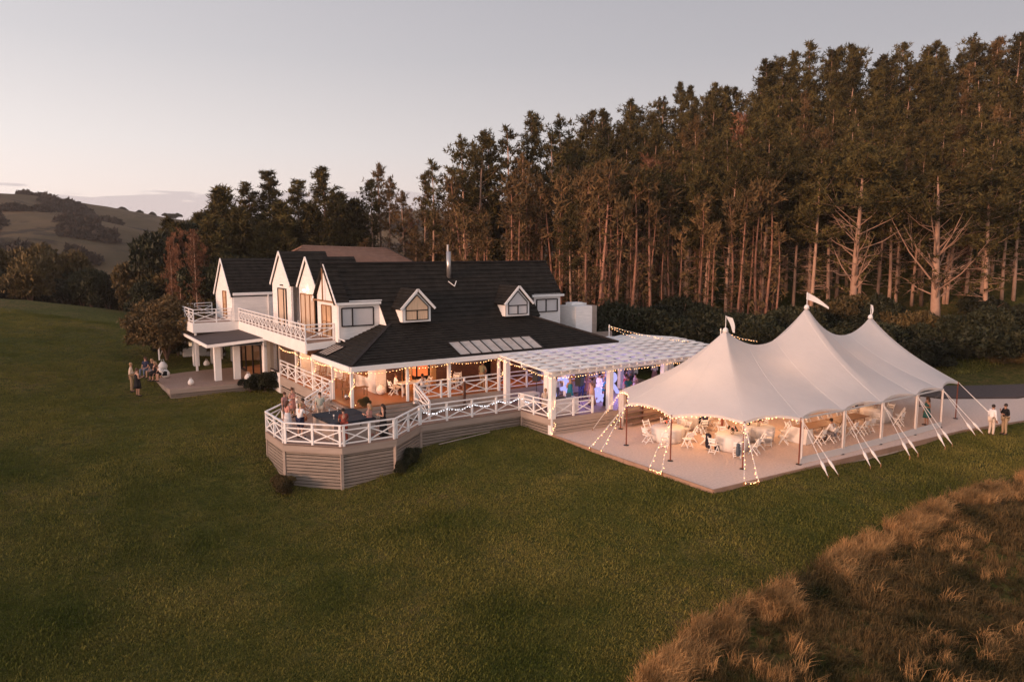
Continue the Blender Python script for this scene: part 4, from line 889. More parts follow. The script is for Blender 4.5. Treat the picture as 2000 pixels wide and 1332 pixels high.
# DJ table and white cabinet
t_ = thing('dj_table', 'white-clothed dj table behind the short front railing', 'table', (25.4, 32.6, ZD)); MB().box((0, 0, .38), (1.7, .75, .76)).build('cloth', M['cloth'], t_, local=True)
MB().box((-.3, 0, .80), (.7, .4, .09)).build('mixer', M['black'], t_, local=True); MB().box((.45, .05, .87), (.36, .03, .24), 0, Matrix.Rotation(-.3, 3, 'X')).build('laptop_screen', M['slate'], t_, local=True)
t_ = thing('drinks_fridge', 'white chest cooler beside the seated woman in the floral top', 'cooler', (24.65, 34.9, ZD)); MB().box((0, 0, .36), (1.1, .6, .70)).build('body', M['white'], t_, local=True); MB().box((0, 0, .74), (1.14, .64, .07)).build('lid', M['cloth'], t_, local=True); MB().box((.3, -.33, .62), (.3, .03, .05)).build('handle', M['black'], t_, local=True)
# ------------------------------------------------------------ verandah furniture
def teak_chair(x, y, rz, lb, z=ZF, mt=None):
    t_ = thing('garden_chair', lb, 'chair', (x, y, z), 'slatted garden chairs on the verandah', rz); mt = mt or M['brass']
    for k in range(4): MB().box((0, -.18 + k * .12, .42), (.5, .09, .03)).build('seat_slat', mt, t_, local=True)
    for k in range(4): MB().bar((-.18 + k * .12, -.24, .42), (-.18 + k * .12, -.38, .98), .06, .02).build('back_slat', mt, t_, local=True)
    for sx in (-1, 1):
        MB().bar((.25 * sx, -.22, 0), (.25 * sx, -.38, 1.0), .045, .045).build('leg', mt, t_, local=True); MB().bar((.25 * sx, .22, 0), (.25 * sx, .22, .63), .045, .045).build('leg', mt, t_, local=True); MB().bar((.25 * sx, -.3, .64), (.25 * sx, .26, .64), .05, .03).build('armrest', mt, t_, local=True)
teak_chair(15.9, 40.9, 2.6, 'reclining teak chair on the left verandah by the corner'); teak_chair(15.9, 42.2, 1.9, 'reclining teak chair on the left verandah, farther back'); teak_chair(15.6, 45.2, 2.2, 'teak chair at the far end of the left verandah')
def bench(x, y, rz, lb, ln, z=ZF, h=.5, mt=None):
    t_ = thing('bench', lb, 'bench', (x, y, z), None, rz); mt = mt or M['brass']
    for k in range(4): MB().box((0, -.18 + k * .12, h), (ln, .09, .035)).build('slat', mt, t_, local=True)
    for sx in (-1, 1):
        for sy in (-1, 1): MB().bar((sx * (ln / 2 - .1), sy * .17, 0), (sx * (ln / 2 - .1), sy * .17, h), .05, .05).build('leg', mt, t_, local=True)
bench(15.6, 39.4, .15, 'low teak table on the left verandah near the lit corner post', 1.6)
bench(14.7, 54.4, 1.57, 'low bench inside the hall seen through the sliding doors', 1.4, pz)
teak_chair(14.75, 43.2, 1.2, 'folding wooden chair on the balcony before the nearest gable', 4.72)
teak_chair(15.6, 48.4, 1.6, 'white slatted seat on the balcony between the gables', 4.72, M['white'])
t_ = thing('dining_table', 'white dining table on the front verandah where two people sit', 'table', (18.7, 38.2, ZF)); MB().box((0, 0, .73), (1.9, .9, .05)).build('table_top', M['white'], t_, local=True)
for sx in (-1, 1):
    for sy in (-1, 1): MB().bar((sx * .85, sy * .36, 0), (sx * .85, sy * .36, .71), .06, .06).build('leg', M['white'], t_, local=True)
for x, y, rz, lb in ((17.66, 38.66, 0, 'white chair under the seated person left of the lit post'), (21.6, 38.4, -2.6, 'white chair by the rail right of the orange room'), (22.2, 39.0, -2, 'white chair standing by the panelled wall'), (19.8, 38.6, PI, 'white chair at the right end of the verandah table')):
    c = copy_tree(proto_chair); c.location = (x, y, ZF); c.rotation_euler = (0, 0, rz - PI / 2); c['label'] = lb; c['group'] = 'white chairs on the verandah'
# orange room: cabinet and stove seen through the opening
t_ = thing('fireplace', 'dark log burner with a glowing orange glass front in the lit room', 'fireplace', (20.6, 41.0, ZF)); MB().box((0, 0, .85), (.9, .6, 1.1)).build('body', M['black'], t_, local=True)
MB().box((-.46, -.05, .9), (.012, .46, .7)).box((0, -.31, .9), (.7, .012, .7)).build('door', M['ember'] if 'ember' in M else emat('ember_glass', (.9, .18, .05), .9, False), t_, local=True); MB().tube([(0, 0, 1.4), (0, 0, 2.4)], .1, 8).build('flue', M['black'], t_, local=True)
t_ = thing('dark_panel', 'dark upright timber noticeboard leaning on the front verandah rail', 'board', (21.0, 36.2, 1.1)); MB().box((0, 0, .75), (.12, .1, 1.3)).build('board', M['wood_dark'], t_, local=True); MB().box((0, -.1, 0.06), (.3, .3, .12)).build('foot', M['wood_dark'], t_, local=True)
pb = thing('timber_plank', 'pale loose plank lying on the grass below the walkway', 'plank', (18.6, 33.4, 0)); x0, y0, x1, y1 = 18.0, 33.75, 21.2, 33.78
pbar('board', M['fascia'], pb, (x0, y0, tz(x0, y0) + .08), (x1, y1, tz(x1, y1) + .08), .10, .03)

# glasses standing on the spa cover and the tables
def glass_(x, y, z, lb):
    t_ = thing('drinking_glass', lb, 'glass', (x, y, z), 'drinking glasses set down by the guests'); MB().lathe([(.03, 0), (.006, .02), (.006, .09), (.035, .12), (.04, .2)], n=8).build('bowl', M['cloth'], t_, True, True)
for x, y, lb in ((12.35, 34.0, 'stemmed glass on the near left corner of the spa cover'), (12.6, 35.3, 'stemmed glass on the left edge of the spa cover'), (13.1, 35.5, 'stemmed glass at the far edge of the spa cover')): glass_(x, y, ZD + .97, lb)
t_ = thing('handbag', 'dark handbag on the pad beside the navy coat in the marquee', 'bag', (28.75, 24.2, 0)); MB().box((0, 0, .13), (.3, .14, .24)).build('body', M['navy'], t_, local=True); MB().tube([(-.1, 0, .24), (-.08, 0, .38), (.08, 0, .38), (.1, 0, .24)], .012, 5).build('handle', M['navy'], t_, local=True)
# ------------------------------------------------------------ people
SK = {'a': (.48, .27, .19), 'b': (.36, .19, .125), 'c': (.55, .34, .25)}
for k, v in SK.items(): M['skin' + k] = mat('skin_' + k, v, .55, .05, 5)
def cm_(nm, c, var=.1, sc=7, c2=None):
    k = 'cloth_' + nm
    if k not in M: M[k] = mat(k, c, .85, var, sc, col2=c2)
    return M[k]
CL = {'white': (.74, .71, .70), 'cream': (.60, .48, .38), 'navy': (.025, .028, .06), 'black': (.010, .009, .010), 'rust': (.22, .045, .03), 'pink': (.52, .24, .20), 'mauve': (.40, .22, .20), 'orange': (.55, .20, .10), 'teal': (.02, .20, .25), 'sage': (.40, .42, .36), 'khaki': (.36, .25, .15), 'olive': (.35, .33, .20), 'coral': (.75, .12, .06), 'grey': (.18, .17, .19), 'red': (.38, .03, .035), 'green': (.02, .10, .10), 'peach': (.60, .36, .26), 'denim': (.12, .14, .19)}
HR = {'dark': (.022, .012, .009), 'brown': (.08, .035, .02), 'blonde': (.36, .22, .12), 'grey': (.34, .30, .28)}
for k, v in HR.items(): M['hair_' + k] = mat('hair_' + k, v, .6, .25, 20)
pending = []
def skin_obj(name, vs, es, rs, mt, root):
    me = bpy.data.meshes.new(name); me.from_pydata([tuple(v) for v in vs], es, [])
    o = bpy.data.objects.new(name, me); COL.objects.link(o); o.modifiers.new('s', 'SKIN').use_smooth_shade = True; s = o.modifiers.new('u', 'SUBSURF'); s.levels = 1; s.render_levels = 1
    for i, r in enumerate(rs): me.skin_vertices[0].data[i].radius = r if isinstance(r, tuple) else (r, r)
    me.skin_vertices[0].data[root].use_root = True
    return o
def person(label, x, y, z, face, h=1.75, skin='a', top=('tee', 'white'), bot=('trousers', 'grey'), hair=('short', 'dark'), arms=('down', 'down'), legs='stand', lean=0.0, head=0.0, group=None):
    """face: world angle (degrees) the person looks along; local +y is forward"""
    t_ = thing('person', label, 'person', (x, y, z), group, math.radians(face) - PI / 2)
    f = h
    sit = legs == 'sit'
    zp = .53 * f if not sit else .29 * f
    L = lambda yy, zz: Vector((0, yy * math.cos(lean) + (zz) * math.sin(lean), zz * math.cos(lean) - yy * math.sin(lean)))     # bend about the pelvis
    pel = Vector((0, 0, zp))
    def B(xx, yy, zz): q = L(yy * f, zz * f); return pel + Vector((xx * f, q.y, q.z))
    hx = .055
    V = {'pel': B(0, 0, 0), 'waist': B(0, 0, .09), 'chest': B(0, .0, .20), 'neck': B(0, .005, .295), 'jaw': B(0, .015 + head * .02, .335), 'head': B(0, .02 + head * .03, .385), 'crown': B(0, .012 + head * .035, .435)}
    for s, sg in (('l', -1), ('r', 1)):
        V['sh' + s] = B(.095 * sg, 0, .265)
        a = arms[0 if sg < 0 else 1]
        e, w_ = {'down': ((.125, -.005, .10), (.135, .03, -.045)), 'bent': ((.13, -.02, .10), (.075, .12, .13)), 'hold': ((.125, .03, .11), (.06, .12, .22)), 'wave': ((.16, .06, .30), (.13, .12, .44)), 'table': ((.13, .09, .13), (.08, .21, .06)), 'hip': ((.19, -.02, .12), (.11, .02, .02)), 'out': ((.19, .06, .2), (.27, .16, .21)), 'lap': ((.12, .04, .09), (.06, .15, .03))}[a]
        V['el' + s] = B(e[0] * sg, e[1], e[2]); V['wr' + s] = B(w_[0] * sg, w_[1], w_[2])
        hp = Vector((hx * f * sg, 0, zp - .01 * f)); V['hip' + s] = hp
        if sit: kn = hp + Vector((.02 * f * sg, .25 * f, 0.0)); an = Vector((kn.x, kn.y + .01, .05 * f))
        elif legs == 'walk': kn = Vector((hp.x, .09 * f * sg, .285 * f)); an = Vector((hp.x, .10 * f * sg - .03 * f, .05 * f + (.02 if sg < 0 else 0)))
        else: kn = Vector((hp.x * 1.1, .012 * f, .285 * f)); an = Vector((hp.x * 1.25, -.01 * f, .045 * f))
        V['kn' + s] = kn; V['an' + s] = an; V['to' + s] = an + Vector((.01 * sg, .10 * f, -.025 * f))
    names = list(V); ix = {k: i for i, k in enumerate(names)}
    E_ = [('pel', 'waist'), ('waist', 'chest'), ('chest', 'neck'), ('neck', 'jaw'), ('jaw', 'head'), ('head', 'crown')]
    for s in 'lr': E_ += [('chest', 'sh' + s), ('sh' + s, 'el' + s), ('el' + s, 'wr' + s), ('pel', 'hip' + s), ('hip' + s, 'kn' + s), ('kn' + s, 'an' + s), ('an' + s, 'to' + s)]
    R_ = {'pel': .078, 'waist': .066, 'chest': .078, 'neck': .030, 'jaw': .036, 'head': .046, 'crown': .030}
    for s in 'lr': R_.update({'sh' + s: .034, 'el' + s: .021, 'wr' + s: .015, 'hip' + s: .050, 'kn' + s: .034, 'an' + s: .022, 'to' + s: .018})
    o = skin_obj('body', [V[k] for k in names], [(ix[a], ix[b]) for a, b in E_], [R_[k] * f for k in names], M['skin' + skin], ix['pel'])
    x_ = MB()
    hd = (V['head'] - V['jaw']).normalized(); fw = Vector((0, math.cos(lean), -math.sin(lean))); rt = Vector((1, 0, 0)); hc = V['head']
    x_.add([hc + fw * .047 * f + hd * .008 * f, hc + fw * .044 * f - hd * .012 * f + rt * .008 * f, hc + fw * .044 * f - hd * .012 * f - rt * .008 * f, hc + fw * .062 * f - hd * .011 * f], [(0, 1, 3), (0, 3, 2), (1, 2, 3)])
    for sg in (-1, 1): x_.ball(hc + rt * .047 * f * sg, .011 * f, 6, 4)
    for s, sg in (('l', -1), ('r', 1)):
        w_ = V['wr' + s]; d = (w_ - V['el' + s]).normalized(); sd = d.cross(Vector((0, 1, 0)) if abs(d.y) < .8 else Vector((1, 0, 0))).normalized(); pn = d.cross(sd)
        x_.bar(w_, w_ + d * .052 * f, .045 * f, .018 * f, pn)
        for q, (o_, ln) in enumerate(((-.016, .036), (-.0055, .044), (.0055, .041), (.016, .032))):
            a = w_ + d * .05 * f + sd * o_ * f; b_ = a + d * ln * f * .55 + pn * .004 * f; x_.bar(a, b_, .0095 * f, .0095 * f, pn); x_.bar(b_, b_ + (d * .8 + pn * .6).normalized() * ln * f * .5, .0085 * f, .0085 * f, pn)
        a = w_ + d * .012 * f + sd * .020 * f * -sg; x_.bar(a, a + (d * .7 - sd * sg * .7).normalized() * .035 * f, .011 * f, .011 * f, pn)
    pending.append((o, 'body', t_, M['skin' + skin], x_))
    # face details: eyes and mouth
    b = MB()
    for sg in (-1, 1): b.ball(hc + fw * .043 * f + rt * .017 * f * sg + hd * .006 * f, .006 * f, 5, 4)
    b.bar(hc + fw * .045 * f - hd * .024 * f - rt * .012 * f, hc + fw * .045 * f - hd * .024 * f + rt * .012 * f, .004 * f, .005 * f); b.build('face', M['hair_brown'], t_, True, True)
    # hair
    st, hcx = hair; b = MB()
    if st != 'bald':
        for i in range(1): b.ball(hc + hd * .016 * f - fw * .012 * f, .054 * f, 12, 8, 1.05)
        if st == 'long': b.tube([hc + hd * .03 * f - fw * .02 * f, hc - fw * .05 * f - hd * .02 * f, hc - fw * .062 * f - hd * .10 * f, hc - fw * .05 * f - hd * .17 * f], [.05 * f, .053 * f, .045 * f, .015 * f], 10)
        if st == 'bob': b.tube([hc + hd * .03 * f - fw * .015 * f, hc - fw * .035 * f - hd * .02 * f, hc - fw * .035 * f - hd * .055 * f], [.05 * f, .056 * f, .03 * f], 10)
        if st == 'bun': b.ball(hc + hd * .055 * f - fw * .04 * f, .028 * f, 8, 6)
        b.build('hair', M['hair_' + hcx], t_, True, True)
    # top
    kind, tc = top; tm = cm_(tc, CL[tc])
    if kind in ('tee', 'shirt'):
        ns = ['pel', 'waist', 'chest', 'nk', 'shl', 'ell', 'shr', 'elr']; vv = dict(V); vv['nk'] = V['chest'].lerp(V['neck'], .82)
        if kind == 'tee':
            for s in 'lr': vv['el' + s] = V['sh' + s].lerp(V['el' + s], .7)
        ee = [('pel', 'waist'), ('waist', 'chest'), ('chest', 'nk'), ('chest', 'shl'), ('shl', 'ell'), ('chest', 'shr'), ('shr', 'elr')]
        rr = {'pel': .088, 'waist': .080, 'chest': .089, 'nk': .040, 'shl': .044, 'shr': .044, 'ell': .036, 'elr': .036}
        if kind == 'shirt':
            ns += ['wl', 'wr2']; vv['wl'] = V['ell'].lerp(V['wrl'], .9); vv['wr2'] = V['elr'].lerp(V['wrr'], .9); ee += [('ell', 'wl'), ('elr', 'wr2')]; rr.update({'wl': .021, 'wr2': .021, 'ell': .029, 'elr': .029})
        i2 = {k: i for i, k in enumerate(ns)}
        pending.append((skin_obj('top', [vv[k] for k in ns], [(i2[a], i2[c]) for a, c in ee], [rr[k] * f for k in ns], tm, 0), 'shirt', t_, tm, None))
    if kind in ('dress', 'maxi'):
        hem = .28 if kind == 'dress' else .04; z0 = hem * f
        P_ = [V['neck'].lerp(V['chest'], .35), V['chest'], V['waist'], V['pel']]
        vs = P_[:]; 
        b = MB()
        if sit: b.tube([P_[0], P_[1], P_[2], P_[3], V['pel'] + Vector((0, .12 * f, .0)), V['pel'] + Vector((0, .26 * f, 0)), Vector((0, .29 * f, zp - .10 * f))], [.045 * f, .092 * f, .076 * f, .10 * f, .105 * f, .10 * f, .09 * f], 14)
        else: b.tube([P_[0], P_[1], P_[2], P_[3], Vector((0, .0, (zp + z0) / 2)), Vector((0, -.01 * f, z0))], [.045 * f, .092 * f, .074 * f, .098 * f, .115 * f, (.135 if kind == 'dress' else .16) * f], 16)
        b.build('dress', tm, t_, True, True)
    if bot:
        kind, bc = bot; bm_ = cm_(bc, CL[bc])
        if kind in ('trousers', 'shorts'):
            q = 1.0 if kind == 'trousers' else .0
            ns = ['pel', 'hipl', 'knl', 'hipr', 'knr'] + (['anl', 'anr'] if q else []); i2 = {k: i for i, k in enumerate(ns)}; vv = {k: V[k] for k in ns}
            ee = [('pel', 'hipl'), ('hipl', 'knl'), ('pel', 'hipr'), ('hipr', 'knr')] + ([('knl', 'anl'), ('knr', 'anr')] if q else [])
            rr = {'pel': .084, 'hipl': .060, 'hipr': .060, 'knl': .043, 'knr': .043, 'anl': .034, 'anr': .034}
            pending.append((skin_obj('bottom', [vv[k] for k in ns], [(i2[a], i2[c]) for a, c in ee], [rr[k] * f for k in ns], bm_, 0), 'trousers' if q else 'shorts', t_, bm_, None))
        elif kind == 'skirt':
            MB().tube([V['waist'], V['pel'], Vector((0, 0, .36 * f)), Vector((0, 0, .12 * f))], [.074 * f, .098 * f, .12 * f, .14 * f], 14).build('skirt', bm_, t_, True, True)
    b = MB()
    for s in 'lr': b.bar(V['an' + s] + Vector((0, -.025 * f, -.025 * f)), V['to' + s] + Vector((0, .01 * f, -.0)), .05 * f, .036 * f)
    b.build('shoes', M['black'], t_, local=True)
    return t_
W, S_, TR = 'whitetee', 'shirt', 'trousers'
person('woman with a bun in a pink dress at the back left of the spa', 12.08, 39.71, .9, -60, 1.68, 'a', ('dress', 'pink'), None, ('bun', 'brown'), ('bent', 'bent'))
person('man in a mauve patterned shirt leaning on the left deck railing', 11.3, 38.5, .9, -50, 1.72, 'a', ('tee', 'mauve'), ('shorts', 'grey'), ('short', 'brown'), ('bent', 'down'))
person('woman with long dark hair and a pale skirt at the left deck railing', 10.84, 36.47, .9, 10, 1.66, 'a', ('tee', 'pink'), ('skirt', 'white'), ('long', 'brown'), ('bent', 'bent'))
person('man in a white t-shirt and navy shorts at the left of the spa', 10.98, 34.95, .9, 30, 1.76, 'c', ('tee', 'white'), ('shorts', 'navy'), ('short', 'blonde'), ('table', 'table'), lean=.1)
person('woman with dark hair in a bun and a bare-shouldered orange top beside the spa', 11.7, 36.7, .9, -30, 1.64, 'b', ('dress', 'orange'), None, ('bun', 'dark'), ('table', 'table'))
person('man in a pale grey-green shirt facing the camera beyond the spa', 12.75, 37.1, .9, -110, 1.78, 'c', ('tee', 'sage'), ('trousers', 'cream'), ('short', 'brown'), ('down', 'down'))
person('man in a rust-red shirt leaning over the spa with his back turned', 12.45, 32.9, .9, 80, 1.70, 'b', ('tee', 'rust'), ('trousers', 'rust'), ('short', 'dark'), ('table', 'table'), lean=.28)
person('blonde woman in a long dusty pink dress on the right of the spa', 13.95, 33.4, .9, 140, 1.68, 'a', ('maxi', 'pink'), None, ('long', 'blonde'), ('bent', 'down'))
person('woman with long dark hair in a fitted black dress at the right of the deck', 14.5, 33.0, .9, 150, 1.66, 'a', ('maxi', 'black'), None, ('long', 'dark'), ('bent', 'bent'))
person('person in a white top sitting at the verandah table by the lit post', 17.75, 38.5, 1.7, -20, 1.74, 'b', ('tee', 'white'), ('trousers', 'cream'), ('short', 'brown'), ('lap', 'table'), 'sit')
person('person in a white shirt sitting at the right side of the verandah table', 19.0, 37.55, 1.7, 110, 1.72, 'b', ('shirt', 'white'), ('trousers', 'grey'), ('short', 'dark'), ('table', 'table'), 'sit')
person('man in an olive t-shirt and khaki trousers standing on the front verandah', 22.89, 37.3, 1.7, 20, 1.76, 'b', ('tee', 'olive'), ('trousers', 'khaki'), ('short', 'brown'), ('bent', 'hip'))
person('woman in a long coral dress behind the verandah railing', 24.7, 37.4, 1.7, 60, 1.74, 'b', ('maxi', 'coral'), None, ('long', 'brown'), ('down', 'down'))
DG = 'guests dancing under the pergola'
person('woman with long blonde hair in a short teal dress on the dance floor', 26.7, 33.6, .9, 80, 1.70, 'a', ('dress', 'teal'), None, ('long', 'blonde'), ('bent', 'down'), group=DG)
person('man in a white shirt lit violet at the left of the dance floor', 26.3, 34.4, .9, 20, 1.70, 'a', ('shirt', 'white'), ('trousers', 'grey'), ('short', 'dark'), ('bent', 'down'), group=DG)
person('man in a grey shirt behind the loudspeaker on the dance floor', 28.2, 34.4, .9, -100, 1.77, 'b', ('tee', 'grey'), ('trousers', 'navy'), ('short', 'dark'), ('bent', 'bent'), group=DG)
person('woman in a peach dress with dark hair in the middle of the dance floor', 27.9, 33.0, .9, -150, 1.64, 'b', ('maxi', 'peach'), None, ('bun', 'dark'), ('hold', 'down'), group=DG)
person('woman in a long black dress just right of the second pergola post', 28.45, 32.3, .9, 100, 1.64, 'b', ('maxi', 'black'), None, ('long', 'dark'), ('bent', 'out'), group=DG)
person('woman in a teal dress dancing near the glowing R', 29.86, 34.17, .9, -60, 1.68, 'a', ('dress', 'teal'), None, ('bob', 'blonde'), ('out', 'hold'), group=DG)
person('man in a white shirt partly behind the second pergola post', 28.96, 33.58, .9, 0, 1.76, 'a', ('shirt', 'white'), ('trousers', 'white'), ('short', 'dark'), ('bent', 'bent'), group=DG)
person('person in a red shirt and brown trousers beside the glowing R', 30.2, 32.6, .9, -20, 1.70, 'b', ('tee', 'red'), ('trousers', 'khaki'), ('short', 'dark'), ('bent', 'bent'), group=DG)
person('man in a dark green t-shirt at the right edge of the dance floor', 29.7, 31.84, .9, 30, 1.76, 'b', ('tee', 'green'), ('trousers', 'khaki'), ('short', 'brown'), ('down', 'bent'), group=DG)
person('woman with black hair in a pink top at the back of the dance floor', 31.58, 34.08, .9, -40, 1.68, 'b', ('dress', 'pink'), None, ('long', 'dark'), ('hold', 'hold'), group=DG)
person('woman in a flowery peach dress right of the man in green', 31.3, 32.9, .9, 170, 1.64, 'a', ('maxi', 'peach'), None, ('bun', 'dark'), ('bent', 'bent'), group=DG)
person('man in a navy shirt dancing with raised arms at the back of the dance floor', 29.2, 35.3, .9, -80, 1.76, 'b', ('tee', 'navy'), ('trousers', 'grey'), ('short', 'dark'), ('wave', 'bent'), group=DG)
person('blonde woman in a pink dress between the two teal dresses', 28.9, 34.6, .9, -40, 1.66, 'a', ('dress', 'pink'), None, ('long', 'blonde'), ('hold', 'out'), group=DG)
person('man in a grey shirt at the back right of the dance floor', 32.6, 34.8, .9, -150, 1.78, 'a', ('shirt', 'grey'), ('trousers', 'navy'), ('short', 'brown'), ('bent', 'down'), group=DG)
person('woman in a coral dress sitting at the table nearest the pergola', 28.9, 27.8, 0, -120, 1.68, 'b', ('dress', 'coral'), None, ('long', 'dark'), ('table', 'lap'), 'sit')
person('man in a dark jacket sitting deep inside the marquee', 31.2, 27.2, 0, 80, 1.76, 'b', ('shirt', 'navy'), ('trousers', 'black'), ('short', 'dark'), ('table', 'table'), 'sit')
person('person with a white shawl by the far pergola wall', 35.34, 35.32, .9, -150, 1.72, 'b', ('shirt', 'white'), ('skirt', 'mauve'), ('long', 'brown'), ('hold', 'bent'), group=DG)
person('woman in a pale flowery top sitting by the front corner of the pergola', 24.75, 33.4, .9, 60, 1.70, 'c', ('tee', 'cream'), ('skirt', 'cream'), ('bob', 'blonde'), ('lap', 'lap'), 'sit')
LG = 'guests gathered at the patio edge on the lawn'
ax, ay = 5.65, 52.4
person('man with pale hair in a cream shirt standing on the left lawn', 5.72, 53.3, tz(5.72, 53.3), -10, 1.96, 'a', ('shirt', 'cream'), ('trousers', 'khaki'), ('short', 'blonde'), ('down', 'bent'), group=LG)
person('woman in a black dress standing on the left lawn', 5.95, 52.3, tz(5.95, 52.3), 20, 1.86, 'a', ('dress', 'black'), None, ('bun', 'brown'), ('down', 'bent'), group=LG)
person('person in a navy top sitting with the group at the patio corner, leftmost', 7.0, 56.3, tz(7, 56.3) + .2, -130, 1.85, 'a', ('tee', 'navy'), ('trousers', 'denim'), ('long', 'brown'), ('lap', 'lap'), 'sit', group=LG)
person('person in a dark top sitting second from the left at the patio corner', 7.35, 55.6, tz(7.3, 55.6) + .25, -140, 1.8, 'a', ('tee', 'black'), ('shorts', 'grey'), ('long', 'blonde'), ('lap', 'lap'), 'sit', .1, group=LG)
person('blonde woman in dark clothes sitting beside the bending person', 7.5, 54.9, tz(7.4, 54.9) + .25, -150, 1.8, 'a', ('dress', 'black'), None, ('long', 'blonde'), ('lap', 'lap'), 'sit', .2, group=LG)
person('person in a white shirt bending forward on the patio corner', 7.85, 54.3, tz(7.6, 54.3) + .35, -170, 1.8, 'a', ('shirt', 'white'), ('shorts', 'black'), ('short', 'brown'), ('lap', 'lap'), 'sit', .75, group=LG)
person('woman with long brown hair in a green dress inside the right end of the marquee', 43.0, 21.1, 0, 150, 1.70, 'b', ('dress', 'green'), None, ('long', 'brown'), ('bent', 'down'))
person('person in a white shirt sitting at the trestle table in the marquee', 34.95, 21.85, 0, 90, 1.76, 'b', ('shirt', 'white'), ('trousers', 'grey'), ('short', 'dark'), ('table', 'table'), 'sit', .15)
person('man in a white shirt and pale trousers standing on the lawn right of the marquee', 44.12, 18.15, -.13, -20, 1.78, 'b', ('shirt', 'white'), ('trousers', 'cream'), ('short', 'dark'), ('bent', 'down'))
person('man in a black jacket and tan trousers facing the man in white', 44.95, 17.85, -.13, 150, 1.78, 'b', ('shirt', 'black'), ('trousers', 'khaki'), ('short', 'dark'), ('bent', 'hold'))
dg = bpy.context.evaluated_depsgraph_get()
for o, nm_, par, mt, ex in pending:
    me = bpy.data.meshes.new_from_object(o.evaluated_get(dg)); vs = [v.co.copy() for v in me.vertices]; fs = [tuple(p.vertices) for p in me.polygons]
    if ex: k = len(vs); vs += ex.v; fs += [tuple(i + k for i in f_) for f_ in ex.f]
    bpy.data.meshes.remove(me); old = o.data; bpy.data.objects.remove(o); bpy.data.meshes.remove(old); mesh_obj(nm_, vs, fs, mt, par, True, True)
# ------------------------------------------------------------ trees
def tri_mesh(name, V, mt):
    """V: (n, 3, 3) triangles"""
    n = len(V); me = bpy.data.meshes.new(name); me.vertices.add(n * 3); me.vertices.foreach_set('co', V.reshape(-1).astype(np.float32)); me.loops.add(n * 3); me.loops.foreach_set('vertex_index', np.arange(n * 3, dtype=np.int32))
    me.polygons.add(n); me.polygons.foreach_set('loop_start', np.arange(0, n * 3, 3, dtype=np.int32)); me.materials.append(mt); me.update(calc_edges=True); return me
def tufts(rs, C, D, n, ln, wd, spread=.9):
    """n slim blades round each tuft centre C (k,3) pointing about D (k,3)"""
    k = len(C); C = np.repeat(C, n, 0); D = np.repeat(D, n, 0); d = D + rs.normal(0, spread, D.shape); d /= np.linalg.norm(d, axis=1, keepdims=True) + 1e-9
    s = np.cross(d, rs.normal(0, 1, d.shape)); s /= np.linalg.norm(s, axis=1, keepdims=True) + 1e-9
    L_ = ln * (.6 + .8 * rs.rand(len(C), 1)); w_ = wd * (.6 + .8 * rs.rand(len(C), 1)); o = rs.normal(0, ln * .22, C.shape); C = C + o
    return np.stack([C - s * w_, C + s * w_, C + d * L_], 1)
